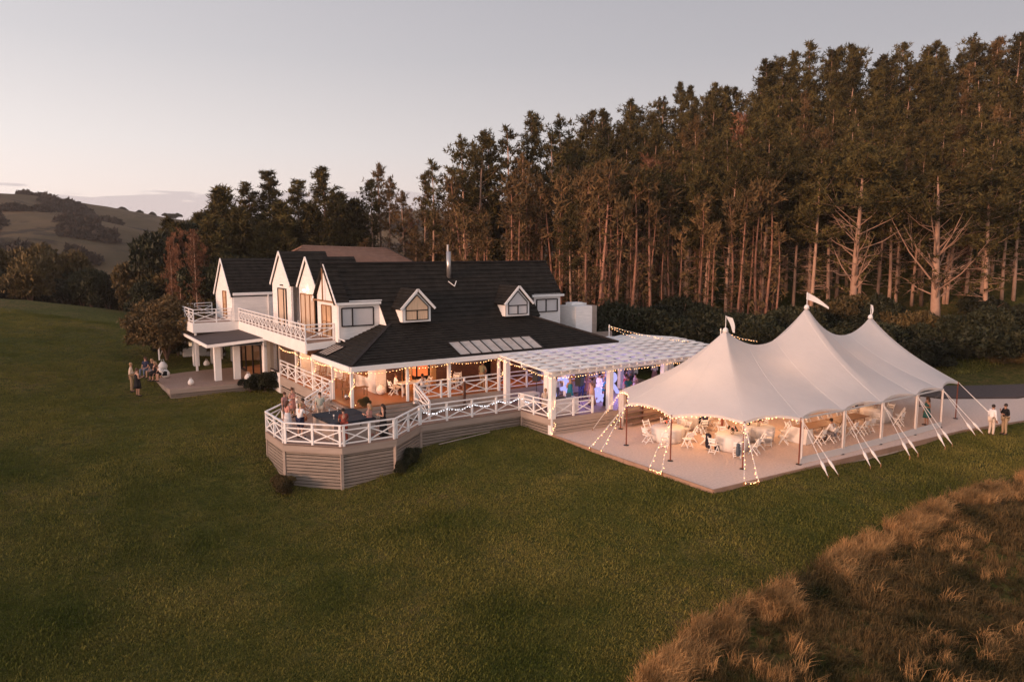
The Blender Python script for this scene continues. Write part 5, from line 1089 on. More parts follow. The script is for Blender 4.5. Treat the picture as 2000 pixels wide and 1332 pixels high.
def pine(seed, H, cs, R, mt, bark, shape='cone', dead=.25, nl=64, dens=1.0, lean=.02, big=False, top=.0, blade=.42):
    """H height, cs fraction where the green crown starts, R crown radius. returns (trunk mesh, crown mesh)"""
    rs = np.random.RandomState(seed); tb = MB()
    bend = rs.normal(0, lean, 2); kk = 9
    def axis(t): return Vector((bend[0] * H * t * t + .15 * math.sin(t * 5 + seed), bend[1] * H * t * t + .15 * math.cos(t * 4 + seed), H * t))
    r0 = (.011 if not big else .021) * H
    tb.tube([axis(i / kk) for i in range(kk + 1)], [r0 * (1 - .93 * (i / kk) ** 1.1) + .02 for i in range(kk + 1)], 7)
    TC, TD = [], []
    nn = int(nl)
    for i in range(nn):
        t = (cs - dead) + (1 - cs + dead) * (i + rs.rand()) / nn; t = max(.06, t)
        green = t > cs + rs.normal(0, .03); u = min(max((t - cs) / (1 - cs), 0), 1)
        a = rs.rand() * 6.283
        if shape == 'cone': rad = R * (1 - u) ** .75 * (.55 + .6 * rs.rand()) + .3
        elif shape == 'round': rad = R * (math.sin(PI * min(u * .85 + .18, 1)) ** .7) * (.5 + .65 * rs.rand()) + .25
        else: rad = R * (.35 + .65 * (1 - abs(u - .45) * 1.6)) * (.4 + .8 * rs.rand())
        if not green: rad = R * (.35 + .5 * rs.rand()) * ((.75 + .9 * rs.rand()) if big else .8)
        el = (.15 + .5 * u + rs.normal(0, .16)) if green else (rs.normal(.12, .25) if not big else rs.normal(.72, .22))
        if rs.rand() < .18: rad *= 1.25
        p0 = axis(t); dv = Vector((math.cos(a) * math.cos(el), math.sin(a) * math.cos(el), math.sin(el)))
        p1 = p0 + dv * rad * .55; p2 = p0 + dv * rad + Vector((0, 0, rad * (.14 if green else (.16 if big else -.02))))
        rr = max(.018, (r0 * (1 - t) * (.36 if big else .28))); tb.tube([p0, p1, p2], [rr, rr * .65, .012], 4, False)
        if not green:
            for q in range(3 if big else 2):
                b0 = p0.lerp(p2, .35 + .5 * rs.rand()); dd = Vector(rs.normal(0, 1, 3)).normalized() * rad * .3 + dv * rad * .2; tb.tube([b0, b0 + dd], [rr * .4, .008], 3, False)
            if rs.rand() < (.5 if mt is not M['rust'] else 1): 
                m_ = max(1, int(3 * dens))
                for q in range(m_): s_ = .4 + .6 * rs.rand(); v = p0.lerp(p2, s_); TC.append(np.array(v) + rs.normal(0, .25, 3)); TD.append(np.array((0, 0, -.3)))
            continue
        m_ = max(3, int((5 + rad * 3.4) * dens))
        for q in range(m_):
            s_ = .22 + .8 * rs.rand() ** .7; v = np.array(p0.lerp(p1, min(1, s_ * 1.8)) if s_ < .55 else p1.lerp(p2, (s_ - .55) / .45)); sp = rad * .17 * s_ + .12
            TC.append(v + rs.normal(0, 1, 3) * np.array([sp, sp, sp * .55])); TD.append(np.array(dv) * .45 + np.array((0, 0, .55)))
    C_ = np.array(TC); D_ = np.array(TD)
    tr = tufts(rs, C_, D_, 8, blade * 1.15, blade * .17)
    tm = bpy.data.meshes.new('trunk'); tm.from_pydata([tuple(v) for v in tb.v], [], tb.f); tm.materials.append(bark); tm.polygons.foreach_set('use_smooth', [True] * len(tm.polygons))
    return tm, tri_mesh('crown', tr, mt)
def shrub(seed, R, H, mt, lobes=9, leaf=.3, n=5200, stems=5, bark=None):
    rs = np.random.RandomState(seed); C_ = []
    cen = [(rs.normal(0, R * .42), rs.normal(0, R * .42), H * (.25 + .5 * rs.rand()), R * (.36 + .25 * rs.rand())) for _ in range(lobes)]
    cen += [(0, 0, H * .45, R * .6)]; pts = []; dr = []
    for i in range(n):
        c = cen[rs.randint(len(cen))]; d = rs.normal(0, 1, 3); d /= np.linalg.norm(d); d[2] = abs(d[2]) * .9 - .25 * (rs.rand() < .35); q = c[3] * (.72 + .34 * rs.rand() ** .6)
        p = np.array(c[:3]) + d * q * np.array([1, 1, .85]); 
        if p[2] < 0: continue
        pts.append(p); dr.append(d * .6 + np.array([0, 0, .3]))
    tr = tufts(rs, np.array(pts), np.array(dr), 3, leaf, leaf * .38, .7)
    tb = MB()
    for i in range(stems): a = rs.rand() * 6.28; tb.tube([(0, 0, 0), (math.cos(a) * R * .2, math.sin(a) * R * .2, H * .35), (math.cos(a) * R * .45, math.sin(a) * R * .45, H * .75)], [R * .035, R * .022, R * .01], 5, False)
    tm = bpy.data.meshes.new('stems'); tm.from_pydata([tuple(v) for v in tb.v], [], tb.f); tm.materials.append(bark or M['bark_dark'])
    return tm, tri_mesh('foliage', tr, mt)
def tree_thing(kind, protos, x, y, z, s, rz, label, cat, group, names=('trunk', 'crown')):
    t_ = bpy.data.objects.new(kind, None); COL.objects.link(t_); t_.location = (x, y, z); t_.rotation_euler = (0, 0, rz); t_.scale = s if hasattr(s, '__len__') else (s, s, s); tag(t_, label, cat, group)
    for me, nm_ in zip(protos, names): o = bpy.data.objects.new(nm_, me); COL.objects.link(o); o.parent = t_
    return t_
PB, PD = M['bark'], M['bark_dark']
M['twig'] = mat('red_twigs', (.17, .075, .045), .9, 0, 2.2, col2=(.34, .17, .11), rnd=.25)
PR = {
 'tall': [pine(s, 26, .47, 3.3, M['pine'], PB, 'round', .32, 84, 1.3) for s in (1, 2, 3)],
 'wide': [pine(s, 25, .36, 4.0, M['pine'], PB, 'round', .25, 94, 1.3) for s in (11, 12)],
 'cone': [pine(s, 25, .28, 3.8, M['pine'], PD, 'cone', .15, 96, 1.35) for s in (21, 22, 23)],
 'thin': [pine(s, 25, .60, 2.1, M['pine'] if s > 31 else M['pine_warm'], PB, 'round', .5, 74, 1.1) for s in (31, 32, 33)],
 'warm': [pine(s, 23, .40, 2.8, M['pine_warm'], PB, 'cone', .3, 72, 1.0) for s in (41, 42)],
 'rust': [pine(s, 20, .30, 2.5, M['rust'], PB, 'irr', .22, 66, .8) for s in (51, 52)],
 'young': [pine(s, 17, .06, 4.0, M['pine'], PD, 'cone', .03, 104, 1.4, blade=.5) for s in (61, 62, 63)],
 'bare': [pine(s, 21, .64, 5.8, M['pine'], PB, 'round', .42, 54, 2.4, .03, True) for s in (71, 72)],
 'under': [pine(s, 11, .80, .8, M['pine_warm'], M['twig'], 'irr', .66, 46, .35, .03) for s in (81, 82, 83, 84)],
}
rt_ = random.Random(5)
LAB = {}
def later(o, px, text): LAB.setdefault(text, []).append((px, o)); return o
def zone(px):
    for lim, nm_ in ((20, 'at the left picture edge'), (80, 'below the far hill'), (150, 'below the valley'), (220, 'beyond the lawn crest'), (300, 'behind the plum tree'), (360, 'beside the rust thicket'), (430, 'left of the pointed gables'), (560, 'behind the second gable'), (700, 'behind the house roof'), (880, 'left of the flue'), (1000, 'right of the flue'), (1110, 'over the right roof end'), (1200, 'above the plant room'), (1290, 'above the pergola'), (1370, 'left of the first tent peak'), (1460, 'above the first tent peak'), (1530, 'left of the highest tent peak'), (1620, 'above the highest tent peak'), (1690, 'left of the third tent peak'), (1770, 'above the third tent peak'), (1860, 'above the right tent end'), (1940, 'beyond the drive'), (9999, 'at the right picture edge')):
        if px < lim: return nm_
ORD = ('leftmost', 'second', 'third', 'fourth', 'fifth', 'sixth', 'seventh', 'eighth', 'ninth', 'tenth', 'eleventh', 'twelfth', 'thirteenth', 'fourteenth', 'fifteenth', 'sixteenth', 'seventeenth', 'eighteenth', 'nineteenth', 'twentieth', 'twenty-first', 'twenty-second', 'twenty-third', 'twenty-fourth', 'twenty-fifth', 'twenty-sixth', 'twenty-seventh', 'twenty-eighth')
def ordn(i): return ORD[i] if i == 0 else ORD[min(i, 27)] + ' from left'
def at(px, d): l = (px - 1000) / 1433 * d; return LD(l, d)
def place(kind, px, d, topy, label, group, sx=1.0, hmin=6, rz=None, ki=None, nm='pine_tree'):
    """a pine whose tip stands as high as the photograph shows it at that distance"""
    x, y = at(px, d); z = tz(x, y) - .3; Hn = {'tall': 26, 'wide': 25, 'cone': 25, 'thin': 25, 'warm': 23, 'rust': 20, 'young': 17, 'bare': 21, 'under': 11}[kind]
    h = max(hmin, 10 + (490 - topy) / 1433 * d - z - .6); s = h / Hn; lst = PR[kind]; pr = lst[ki if ki is not None else rt_.randrange(len(lst))]
    sw = s * sx if s > .75 else max(s * sx, .62 * sx)
    return tree_thing(nm, pr, x, y, z, (sw, sw, s), rt_.random() * 6.28 if rz is None else rz, label, 'tree', group)
# skyline of the wood in the photograph: pixel column -> tree-top row
SKX = [700, 740, 790, 830, 870, 905, 950, 1000, 1045, 1090, 1140, 1200, 1250, 1300, 1350, 1400, 1440, 1480, 1520, 1580, 1640, 1700, 1760, 1820, 1880, 1940, 2000, 2100, 2300]
SKY = [405, 400, 355, 345, 330, 300, 270, 262, 240, 265, 215, 210, 215, 190, 170, 160, 150, 125, 110, 108, 95, 100, 90, 88, 80, 70, 40, 30, 10]
# named individuals on the skyline, left group
for px, d, ty, k, lb in ((440, 92, 368, 'young', 'dark conical pine leftmost of the skyline group behind the gables'), (405, 100, 418, 'young', 'small slim pine at the far left end of the dark row'), (345, 84, 432, 'young', 'dark young pine left of the rust-brown thicket'), (375, 90, 440, 'young', 'short conical pine just left of the rust-brown thicket'), (500, 96, 356, 'cone', 'tall pine with a ragged tip left of the two highest'), (532, 98, 333, 'cone', 'tallest broad pine behind the two middle gables'), (590, 97, 350, 'cone', 'pine with a pointed top between the two tallest on the left'), (641, 96, 328, 'cone', 'slender pointed pine right of the middle gables, highest of its group'), (668, 100, 378, 'young', 'lower pine leaning against the slender pointed one'), (695, 102, 392, 'young', 'low dark pine at the right end of the left group'), (615, 88, 400, 'young', 'dark pine standing in front of the slender pointed one'), (470, 86, 405, 'young', 'dense dark pine in front of the left skyline group'), (550, 86, 395, 'young', 'dense dark pine directly behind the second gable'), (420, 80, 418, 'young', 'dark slim pine beside the leftmost gable')):
    place(k, px, d, ty, lb, None, 1.45 if k == 'cone' else 1.25)
for px, d, ty, k, lb in ((728, 100, 350, 'thin', 'thin bare-stemmed pine with a wispy top left of the gap'), (745, 104, 322, 'thin', 'thinnest tall pine standing alone in the skyline gap'), (762, 100, 345, 'thin', 'wispy pine right of the lone thin one'), (790, 98, 372, 'thin', 'short wispy pine at the right of the skyline gap'), (832, 92, 338, 'warm', 'reddish pine above the orange roof end'), (848, 90, 312, 'thin', 'tall reddish pine just left of the flue'), (885, 88, 330, 'warm', 'pine right above the metal flue'), (912, 86, 268, 'thin', 'tall thin pine right of the flue with a bare lower stem'), (935, 84, 258, 'tall', 'tall pine with a dense round top over the roof ridge'), (962, 86, 268, 'tall', 'pine beside the dense round-topped one over the ridge'), (992, 84, 250, 'thin', 'long bare-stemmed pine with a small dark head above the ridge'), (1040, 86, 222, 'cone', 'tall dark conical pine over the right part of the ridge'), (1015, 82, 300, 'thin', 'slim pine left of the tall dark conical one'), (1075, 86, 262, 'thin', 'thin pine between the conical one and the dense wood'), (1098, 90, 230, 'thin', 'thin spire-topped pine at the start of the dense wood')):
    place(k, px, d, ty, lb, None)
# front-row trees with pale trunks
BIG = [(1832, 66, 330, 'bare', 0, 'largest spreading pine with thick bare pinkish limbs above the right end of the marquee', 1.5, 13), (1670, 68, 300, 'bare', 1, 'big bare-branched pine behind the third tent peak', 1.15, 13), (1585, 69, 290, 'tall', 0, 'straight pale-trunked pine just right of the highest tent peak', 1.1, 16), (1488, 70, 250, 'tall', 1, 'straight pale-trunked pine midway between first and second tent peak', 1.1, 16), (1240, 72, 330, 'bare', 0, 'bushy bare-branched pine right of the plant room', .95, 12), (1420, 71, 300, 'tall', 2, 'pale-trunked pine directly above the first tent peak', 1.0, 15), (1735, 70, 280, 'tall', 2, 'slightly leaning pale trunk between the two big bare pines', 1.0, 15), (1340, 72, 320, 'tall', 0, 'pale-trunked pine above the bright mast lights', 1.0, 14), (1925, 67, 240, 'wide', 0, 'dark pine with a thick trunk right of the largest spreading one', 1.1, 15), (1180, 74, 380, 'under', 0, 'rust-coloured small pine above the plant room', 1.2, 9)]
for px, d, ty, k, ki, lb, sx, hm in BIG: place(k, px, d, ty, lb, None, sx, hm, ki=ki)
# the wood itself, row upon row up the hillside
TG = 'pines of the dense wood on the hillside'
rows = [(72, .0, 34), (77, .18, 32), (82, .34, 32), (88, .52, 30), (95, .72, 30), (102, .9, 28), (110, 1.0, 26)]
ROW = ('front', 'second', 'third', 'fourth', 'fifth', 'sixth', 'topmost')
for ri, (d, fr, n) in enumerate(rows):
    for i in range(n):
        px = 1105 + (2150 - 1105) * (i + rt_.uniform(-.45, .45)) / (n - 1)
        sk = np.interp(px, SKX, SKY); low = np.interp(px, [1100, 1300, 1500, 2100], [385, 330, 300, 270]); ty = low + (sk - low) * fr + rt_.uniform(-14, 26)
        k = rt_.choices(['tall', 'wide', 'cone', 'thin', 'warm', 'rust'], ([2.5, 0, 0, 7, .5, .6] if px < 1480 and ri < 4 else [5, 3, 2, 1.5, 1, .3]))[0]
        if fr == 1.0 and k == 'rust': k = 'tall'
        sx_ = rt_.uniform(.85, 1.2)
        later(place(k, px, d, ty, 'x', TG, sx_), px, {'tall': 'tall bare-trunked pine', 'wide': 'broad dark pine', 'cone': 'pointed dark pine', 'thin': 'thin small-headed pine', 'warm': 'brownish pine', 'rust': 'rust-brown dying pine'}[k] + ' in the %s row %s' % (ROW[ri], zone(px)))
for i in range(26):
    px = rt_.uniform(770, 1180); d = rt_.uniform(80, 112); ty = np.interp(px, [700, 800, 900, 1000, 1180], [430, 410, 385, 370, 330]) + rt_.uniform(-20, 40)
    k = rt_.choice(['warm', 'thin', 'rust', 'rust', 'thin', 'young'] if px > 860 else ['young', 'warm', 'rust']); later(place(k, px, d, ty, 'x', 'mixed trees behind the house ridge', .8, 5), px, {'warm': 'low brownish pine', 'thin': 'thin many-stemmed pine', 'rust': 'small rust-brown pine', 'young': 'dark low pine'}[k] + ' mid-distance ' + zone(px))
for i in range(17):
    px = rt_.uniform(330, 720); d = rt_.uniform(84, 108); ty = 425 + rt_.uniform(-15, 50)
    later(place(rt_.choice(['young', 'young', 'warm']), px, d, ty, 'x', 'dark pines behind the balcony gables', 1.1, 5), px, 'dense dark pine ' + zone(px))
for i in range(16):
    px = rt_.uniform(328, 420); later(place('rust', px, rt_.uniform(76, 84), 462 + rt_.uniform(-22, 25), 'x', 'rust-brown thicket left of the gables', .55, 5, nm='young_tree'), px, 'rust-brown young tree in the thicket, ' + ('left half' if px < 375 else 'right half'))
for i in range(110):
    px = rt_.uniform(850, 1520); ty = np.interp(px, [850, 1000, 1150, 1520], [400, 390, 370, 400]) + rt_.uniform(-60, 60)
    later(place('under', px, rt_.uniform(67, 75) if px > 1120 else rt_.uniform(74, 88), ty, 'x', 'reddish bare understorey saplings', rt_.uniform(.7, 1.0), 5, nm='sapling'), px, 'thin reddish sapling ' + zone(px))
# shrubs
SH = {'dark': [shrub(s, 3.2, 5.0, M['leaf']) for s in (1, 2, 3, 4)], 'warm': [shrub(s, 2.8, 4.6, M['leaf_warm']) for s in (5, 6)]}
def bush(kind, px, d, s, label, group, cat='shrub', z=None, sz=1.0):
    x, y = at(px, d); o = tree_thing('shrub', SH[kind][rt_.randrange(len(SH[kind]))], x, y, (tz(x, y) if z is None else z) - .3, (s, s, s * sz), rt_.random() * 6.28, label, cat, group, ('stems', 'foliage'))
    if group: later(o, px, label + ' ' + zone(px))
SG = 'dark shrubs in a belt behind the marquee'
for i in range(46):
    px = 1105 + i * 21 + rt_.uniform(-14, 14); bush('dark' if rt_.random() < .93 else 'warm', px, rt_.uniform(58.5, 66) if px > 1160 else rt_.uniform(62, 68), rt_.uniform(.42, 1.05), 'rounded shrub, front belt,', SG, sz=rt_.uniform(.8, 1.35) if px < 1420 else rt_.uniform(.5, 1.0))
for i in range(30):
    px = rt_.uniform(1120, 2060); bush('dark' if rt_.random() < .9 else 'warm', px, rt_.uniform(63, 68), rt_.uniform(.45, .8) if px > 1400 else rt_.uniform(.7, 1.0), 'tall shrub under the pines', SG, sz=rt_.uniform(.7, 1.2))
bush('dark', 1235, 60, 1.25, 'large domed dark shrub beside the plant room', None, sz=1.05); bush('dark', 1345, 59.5, 1.0, 'domed shrub behind the pergola and first tent peak', None); bush('dark', 1500, 60.5, .95, 'domed shrub seen through the dip between two tent peaks', None)
LGp = 'evergreen shrubs beyond the crest of the left lawn'
for i in range(60):
    px = -60 + i * 9.3 + rt_.uniform(-6, 6); d = rt_.uniform(92, 112) if px < 260 else rt_.uniform(80, 98)
    bush('dark' if rt_.random() < (.75 if px < 190 else .5) else 'warm', px, d, (rt_.uniform(.55, 1.35) if px < 190 else rt_.uniform(.5, 1.15)) if px < 330 else rt_.uniform(1.0, 1.4), 'bushy evergreen tree', LGp, sz=rt_.uniform(.9, 1.7))
for i in range(16): bush(rt_.choice(['dark', 'warm']), 430 + i * 45 + rt_.uniform(-12, 12), rt_.uniform(76, 90), rt_.uniform(.9, 1.3), 'low shrub in the hollow', 'shrubs behind the house', sz=1.1)
for tx, l_ in LAB.items():
    for i, (px, o) in enumerate(sorted(l_, key=lambda q: q[0])): o['label'] = tx if len(l_) == 1 else tx + ', ' + ordn(i)
# small plants by the decks
for x, y, s, k, lb in ((9.75, 33.9, .16, 'warm', 'reddish shrub at the left corner of the octagonal deck skirt'), (9.6, 33.3, .16, 'warm', 'low straggly plant beside the reddish deck shrub'), (15.9, 32.6, .15, 'dark', 'climbing shrub against the right side of the deck skirt'), (15.0, 31.9, .12, 'dark', 'small plant at the deck skirt foot'), (13.5, 50.4, .26, 'dark', 'low dark shrub between the patio and the verandah wall'), (12.6, 50.7, .2, 'dark', 'smaller dark shrub at the patio right end'), (13.1, 62.6, .22, 'warm', 'green shrub behind the left porch columns'), (10.3, 63.6, .24, 'dark', 'dark planting behind the patio below the tree'), (9.4, 64.6, .22, 'dark', 'dark plant left of the patio below the tree'), (14.9, 36.25, .12, 'warm', 'potted yellow-green grass plant at the lit verandah corner')):
    tree_thing('shrub', SH[k][0], x, y, ZF if y == 36.25 else tz(x, y) - .05, (s, s, s * 1.1), x * 7, lb, 'shrub', None, ('stems', 'foliage'))
# the round-headed plum tree beside the patio
def plum():
    rs = np.random.RandomState(9); tb = MB(); P_ = []; D_ = []
    for i in range(7):
        a = i * .9 + rs.rand() * .4; b0 = Vector((0, 0, .2)); r_ = 1.3 + rs.rand() * 1.3; p1 = Vector((math.cos(a) * .35, math.sin(a) * .35, 1.2)); p2 = Vector((math.cos(a) * r_ * .7, math.sin(a) * r_ * .7, 2.6 + rs.rand())); p3 = Vector((math.cos(a) * r_, math.sin(a) * r_, 3.4 + rs.rand() * 1.2)); tb.tube([b0, p1, p2, p3], [.10, .075, .045, .015], 6, False)
        for q in range(6): s_ = p2.lerp(p3, rs.rand()); e = s_ + Vector(rs.normal(0, .55, 3)); tb.tube([s_, e], [.02, .006], 3, False)
    tb.tube([(0, 0, -.3), (0, 0, .35)], [.16, .12], 8)
    for i in range(5200):
        d = rs.normal(0, 1, 3); d /= np.linalg.norm(d); q = .55 + .5 * rs.rand() ** .5; lob = 1 + .22 * math.sin(d[0] * 5 + 1) * math.cos(d[1] * 6) + .12 * math.sin(d[2] * 9)
        p = d * np.array([3.1, 3.1, 2.0]) * q * lob + np.array([0, 0, 3.35]); 
        if p[2] < 1.1: continue
        P_.append(p); D_.append(d * .5 + np.array([0, 0, .2]))
    tr = tufts(rs, np.array(P_), np.array(D_), 3, .26, .09, .8); tm = bpy.data.meshes.new('trunk'); tm.from_pydata([tuple(v) for v in tb.v], [], tb.f); tm.materials.append(PD)
    return tm, tri_mesh('crown', tr, M['leaf_plum'])
tree_thing('plum_tree', plum(), 9.3, 62.5, tz(9.3, 62.5) - .1, .86, .4, 'round bronze-leaved tree with several stems beside the patio', 'tree', None)
# hillside scrub far away, too far to count
def far_scrub(name, spec, seed, r0, r1, n, mt):
    rs = np.random.RandomState(seed); V = []
    for i in range(n):
        px0, px1, d0, d1, mode = spec[rs.randint(len(spec))]; u, v = rs.rand(), rs.rand(); px = px0 + (px1 - px0) * u; d = d0 + (d1 - d0) * v
        if mode: d += mode * (px - px0)
        x, y = at(px, d); r = r0 + (r1 - r0) * rs.rand() ** 1.5; k = 60
        if wob(np.array([x]), np.array([y]), .05, 51)[0] < -.35 + .5 * abs(2 * v - 1): continue
        z = tz(x, y)
        dr = rs.normal(0, 1, (k, 3)); dr /= np.linalg.norm(dr, axis=1, keepdims=True); dr[:, 2] = np.abs(dr[:, 2]); P_ = np.array([x, y, z]) + dr * r * np.array([1, 1, .8]) * (.7 + .4 * rs.rand(k, 1)) + np.array([0, 0, r * .15])
        V.append(tufts(rs, P_, dr, 2, r * .42, r * .2, .6))
    me = tri_mesh(name, np.concatenate(V), mt); o = bpy.data.objects.new(name, me); COL.objects.link(o); return tag(o, kind='stuff')
far_scrub('hillside_scrub', [(55, 120, 500, 590, 0), (80, 235, 500, 560, -.6), (90, 235, 480, 545, -.6), (150, 235, 400, 460, 0), (-200, 20, 330, 420, 0), (20, 110, 400, 425, 0), (130, 235, 320, 390, 0), (-100, 200, 225, 280, 0), (760, 830, 300, 420, 0), (720, 900, 430, 560, 0)], 3, 1.4, 3.9, 1700, mat('far_scrub', (.020, .017, .012), .9, 0, .2, col2=(.050, .036, .026)))
far_scrub('valley_scrub', [(-150, 330, 150, 210, 0), (60, 250, 140, 190, 0)], 4, 1.6, 4.2, 420, mat('valley_scrub', (.020, .020, .010), .9, 0, .2, col2=(.065, .050, .028)))
for px, d, s, lb in ((95, 600, .6, 'lone flat-topped tree on the skyline of the far left hill'), (62, 600, .55, 'small tree at the top end of the dark scrub on the far hill'), (252, 590, .8, 'row of wind-shaped trees on the far ridge, left one'), (280, 595, .75, 'row of wind-shaped trees on the far ridge, middle one'), (305, 592, .7, 'row of wind-shaped trees on the far ridge, right one'), (335, 560, .6, 'flat-topped trees on the far ridge, left of the pair'), (350, 560, .75, 'flat-topped trees on the far ridge, right of the pair')):
    x, y = at(px, d); tree_thing('distant_tree', SH['dark'][1], x, y, tz(x, y) - 1, (s * 1.6, s * 1.6, s * 1.7), px, lb, 'tree', 'distant trees on the far ridge', ('trunk', 'crown'))
# ------------------------------------------------------------ rough grass bank and lawn
def blade_clump(seed, n, h, spread, w, mt, lean=.5):
    rs = np.random.RandomState(seed); V = []
    for i in range(n):
        a = rs.rand() * 6.283; r = rs.rand() ** .5 * spread; p = np.array([math.cos(a) * r, math.sin(a) * r, 0]); hh = h * (.5 + .7 * rs.rand()); b = rs.rand() * 6.283; ln = lean * rs.rand() * hh
        q = p + np.array([math.cos(b) * ln * .35, math.sin(b) * ln * .35, hh * .62]); t_ = p + np.array([math.cos(b) * ln, math.sin(b) * ln, hh * (1 - .25 * lean)]); s = np.array([-math.sin(b + 1), math.cos(b + 1), 0]) * w
        V += [[p - s, p + s, q + s * .8], [p - s, q + s * .8, q - s * .8], [q - s * .8, q + s * .8, t_]]
    return tri_mesh('clump', np.array(V), mt)
hid = bpy.data.collections.new('clump_sources')
def srcs(name, meshes):
    c = bpy.data.collections.new(name)
    for i, me in enumerate(meshes): c.objects.link(bpy.data.objects.new('%s_%d' % (name, i), me))
    return c
def scatter(name, pts, scl, coll, tilt=.15):
    me = bpy.data.meshes.new(name); me.vertices.add(len(pts)); me.vertices.foreach_set('co', pts.astype(np.float32).ravel()); at_ = me.attributes.new('s', 'FLOAT', 'POINT'); at_.data.foreach_set('value', scl.astype(np.float32)); me.update()
    o = bpy.data.objects.new(name, me); COL.objects.link(o)
    ng = bpy.data.node_groups.new(name, 'GeometryNodeTree'); ng.interface.new_socket('Geometry', in_out='INPUT', socket_type='NodeSocketGeometry'); ng.interface.new_socket('Geometry', in_out='OUTPUT', socket_type='NodeSocketGeometry')
    n = ng.nodes; gi = n.new('NodeGroupInput'); go_ = n.new('NodeGroupOutput'); ip = n.new('GeometryNodeInstanceOnPoints'); ci = n.new('GeometryNodeCollectionInfo'); ci.inputs['Collection'].default_value = coll; ci.inputs['Separate Children'].default_value = True; ci.inputs['Reset Children'].default_value = True
    rv = n.new('FunctionNodeRandomValue'); rv.data_type = 'FLOAT_VECTOR'; rv.inputs['Min'].default_value = (-tilt, -tilt, 0); rv.inputs['Max'].default_value = (tilt, tilt, 6.283); na = n.new('GeometryNodeInputNamedAttribute'); na.data_type = 'FLOAT'; na.inputs['Name'].default_value = 's'
    ip.inputs['Pick Instance'].default_value = True; l = ng.links.new; l(gi.outputs[0], ip.inputs['Points']); l(ci.outputs[0], ip.inputs['Instance']); l(rv.outputs[0], ip.inputs['Rotation']); l(na.outputs[0], ip.inputs['Scale']); l(ip.outputs[0], go_.inputs[0])
    o.modifiers.new('scatter', 'NODES').node_group = ng; return tag(o, kind='stuff')
M['straw'] = mat('dry_grass', (.13, .08, .032), .85, 0, .9, col2=(.68, .38, .155), rnd=.2, spec=.1, trans=.15)
M['rough'] = mat('rough_grass', (.020, .026, .009), .85, 0, .6, col2=(.22, .135, .055), rnd=.2, spec=.1, trans=.1)
M['blade'] = mat('grass_blades', (.066, .080, .014), .85, 0, .22, col2=(.225, .185, .046), spec=.08, rnd=.2)
rs = np.random.RandomState(12)
# crest line of the bank, near side of the lawn
BL = np.array([(9.5, 9.5), (12.46, 12.89), (15.2, 13.9), (19.7, 14.35), (23.9, 15.2), (27.7, 15.45), (34.9, 15.9), (41.4, 15.5), (50, 14.3), (62, 12.5)])
BL[:, 1] -= np.interp(BL[:, 0], [9, 16, 28, 45], [.1, .5, 1.3, 2.0])
def bank_y(x): return np.interp(x, BL[:, 0], BL[:, 1])
X_ = []; S_l = []
def addpts(n, xr, dy, smin, smax, arr):
    x = rs.uniform(xr[0], xr[1], n); off = rs.uniform(dy[0], dy[1], n); y = bank_y(x) - off; arr.append((x, y, rs.uniform(smin, smax, n), off))
A_ = []; addpts(26000, (9, 62), (-.1, 14), .5, 1.05, A_); x, y, s, off = map(np.concatenate, zip(*A_))
k = (y > 1) & (x + y > 17); x, y, s, off = x[k], y[k], s[k], off[k]
bump = .5 + .5 * wob(x, y, .55, 21); keep = rs.rand(len(x)) < (.35 + .65 * bump); x, y, s, off, bump = x[keep], y[keep], s[keep], off[keep], bump[keep]
s = s * (.45 + .8 * bump); z = terr(x, y)
scatter('rough_grass', np.stack([x, y, z - .03], -1), s, srcs('rough_clump', [blade_clump(i, 46, .62, .30, .010, M['rough'], .9) for i in range(6)]), .35)
A_ = []; addpts(2300, (9, 62), (-.15, .9), .7, 1.25, A_); addpts(1500, (9, 60), (.9, 13), .6, 1.15, A_); x, y, s, off = map(np.concatenate, zip(*A_)); k = (y > 1) & (x + y > 17); x, y, s, off = x[k], y[k], s[k], off[k]
b2 = wob(x, y, .8, 33); k = (b2 > .02); x, y, s = x[k], y[k], s[k]
scatter('dry_grass_tufts', np.stack([x, y, terr(x, y) - .02], -1), s * .8, srcs('straw_clump', [blade_clump(20 + i, 60, .85, .26, .008, M['straw'], .85) for i in range(5)]), .3)
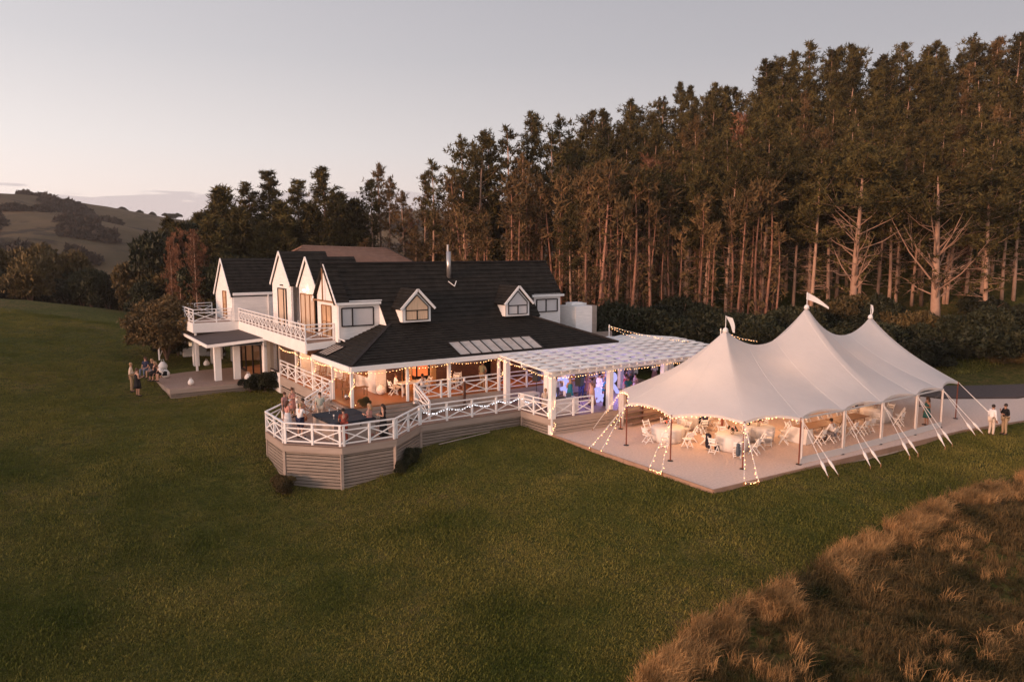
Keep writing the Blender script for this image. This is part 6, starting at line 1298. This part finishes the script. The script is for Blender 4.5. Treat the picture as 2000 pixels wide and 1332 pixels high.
# lawn: short blades, denser near the camera
n = 120000; u = rs.rand(n); d = 11 + 58 * u ** 1.3; l_ = -.3 * d + (rs.rand(n) * 2 - 1) * (d * 1.05 + 6); x, y = LD(l_, d); x = np.asarray(x); y = np.asarray(y)
def inpoly(x, y, P):
    c = np.zeros(len(x), bool); j = len(P) - 1
    for i in range(len(P)):
        xi, yi = P[i]; xj, yj = P[j]; m_ = ((yi > y) != (yj > y)) & (x < (xj - xi) * (y - yi) / (yj - yi + 1e-12) + xi); c ^= m_; j = i
    return c
ok = ~inpoly(x, y, OV) & ~inpoly(x, y, pad) & ~inpoly(x, y, pp) & ~inpoly(x, y, [(13.6, 36), (34, 36), (34, 62), (13.6, 62)]) & (y > np.where(x > 9, bank_y(x) - .2, -99)) & ~inpoly(x, y, [(23.5, 31), (38, 31), (60, 60), (23.5, 60)]) & ~((x > 49) & (y > 18))
x, y, d = x[ok], y[ok], d[ok]; sc_ = .6 + 1.1 * rs.rand(len(x)) ** 2 + .35 * (wob(x, y, .5, 40) > .2)
scatter('lawn_grass', np.stack([x, y, terr(x, y) - .01], -1), sc_, srcs('lawn_clump', [blade_clump(40 + i, 34, .075, .34, .008, M['blade'], 1.2) for i in range(5)]), .1)
# weeds along the drive verge
x = rs.uniform(50.5, 74, 1600); y = 27.5 - (x - 50) * .10 + rs.uniform(-2.0, 3.0, 1600) + 3.5; 
scatter('verge_grass', np.stack([x, y, terr(x, y)], -1), rs.uniform(1.5, 3.0, len(x)), bpy.data.collections['lawn_clump'], .2)
# ------------------------------------------------------------ evening air
hz = MB().box((250, 350, 28), (1800, 1700, 96)).build('haze', None)
hm_ = bpy.data.materials.new('haze'); hm_.use_nodes = True; t = hm_.node_tree; t.nodes.clear(); o = t.nodes.new('ShaderNodeOutputMaterial'); v = t.nodes.new('ShaderNodeVolumePrincipled')
v.inputs['Color'].default_value = (.95, .86, .80, 1); v.inputs['Density'].default_value = .0002; v.inputs['Anisotropy'].default_value = .2; t.links.new(v.outputs[0], o.inputs['Volume'])
hz.data.materials.clear(); hz.data.materials.append(hm_); tag(hz, kind='stuff')
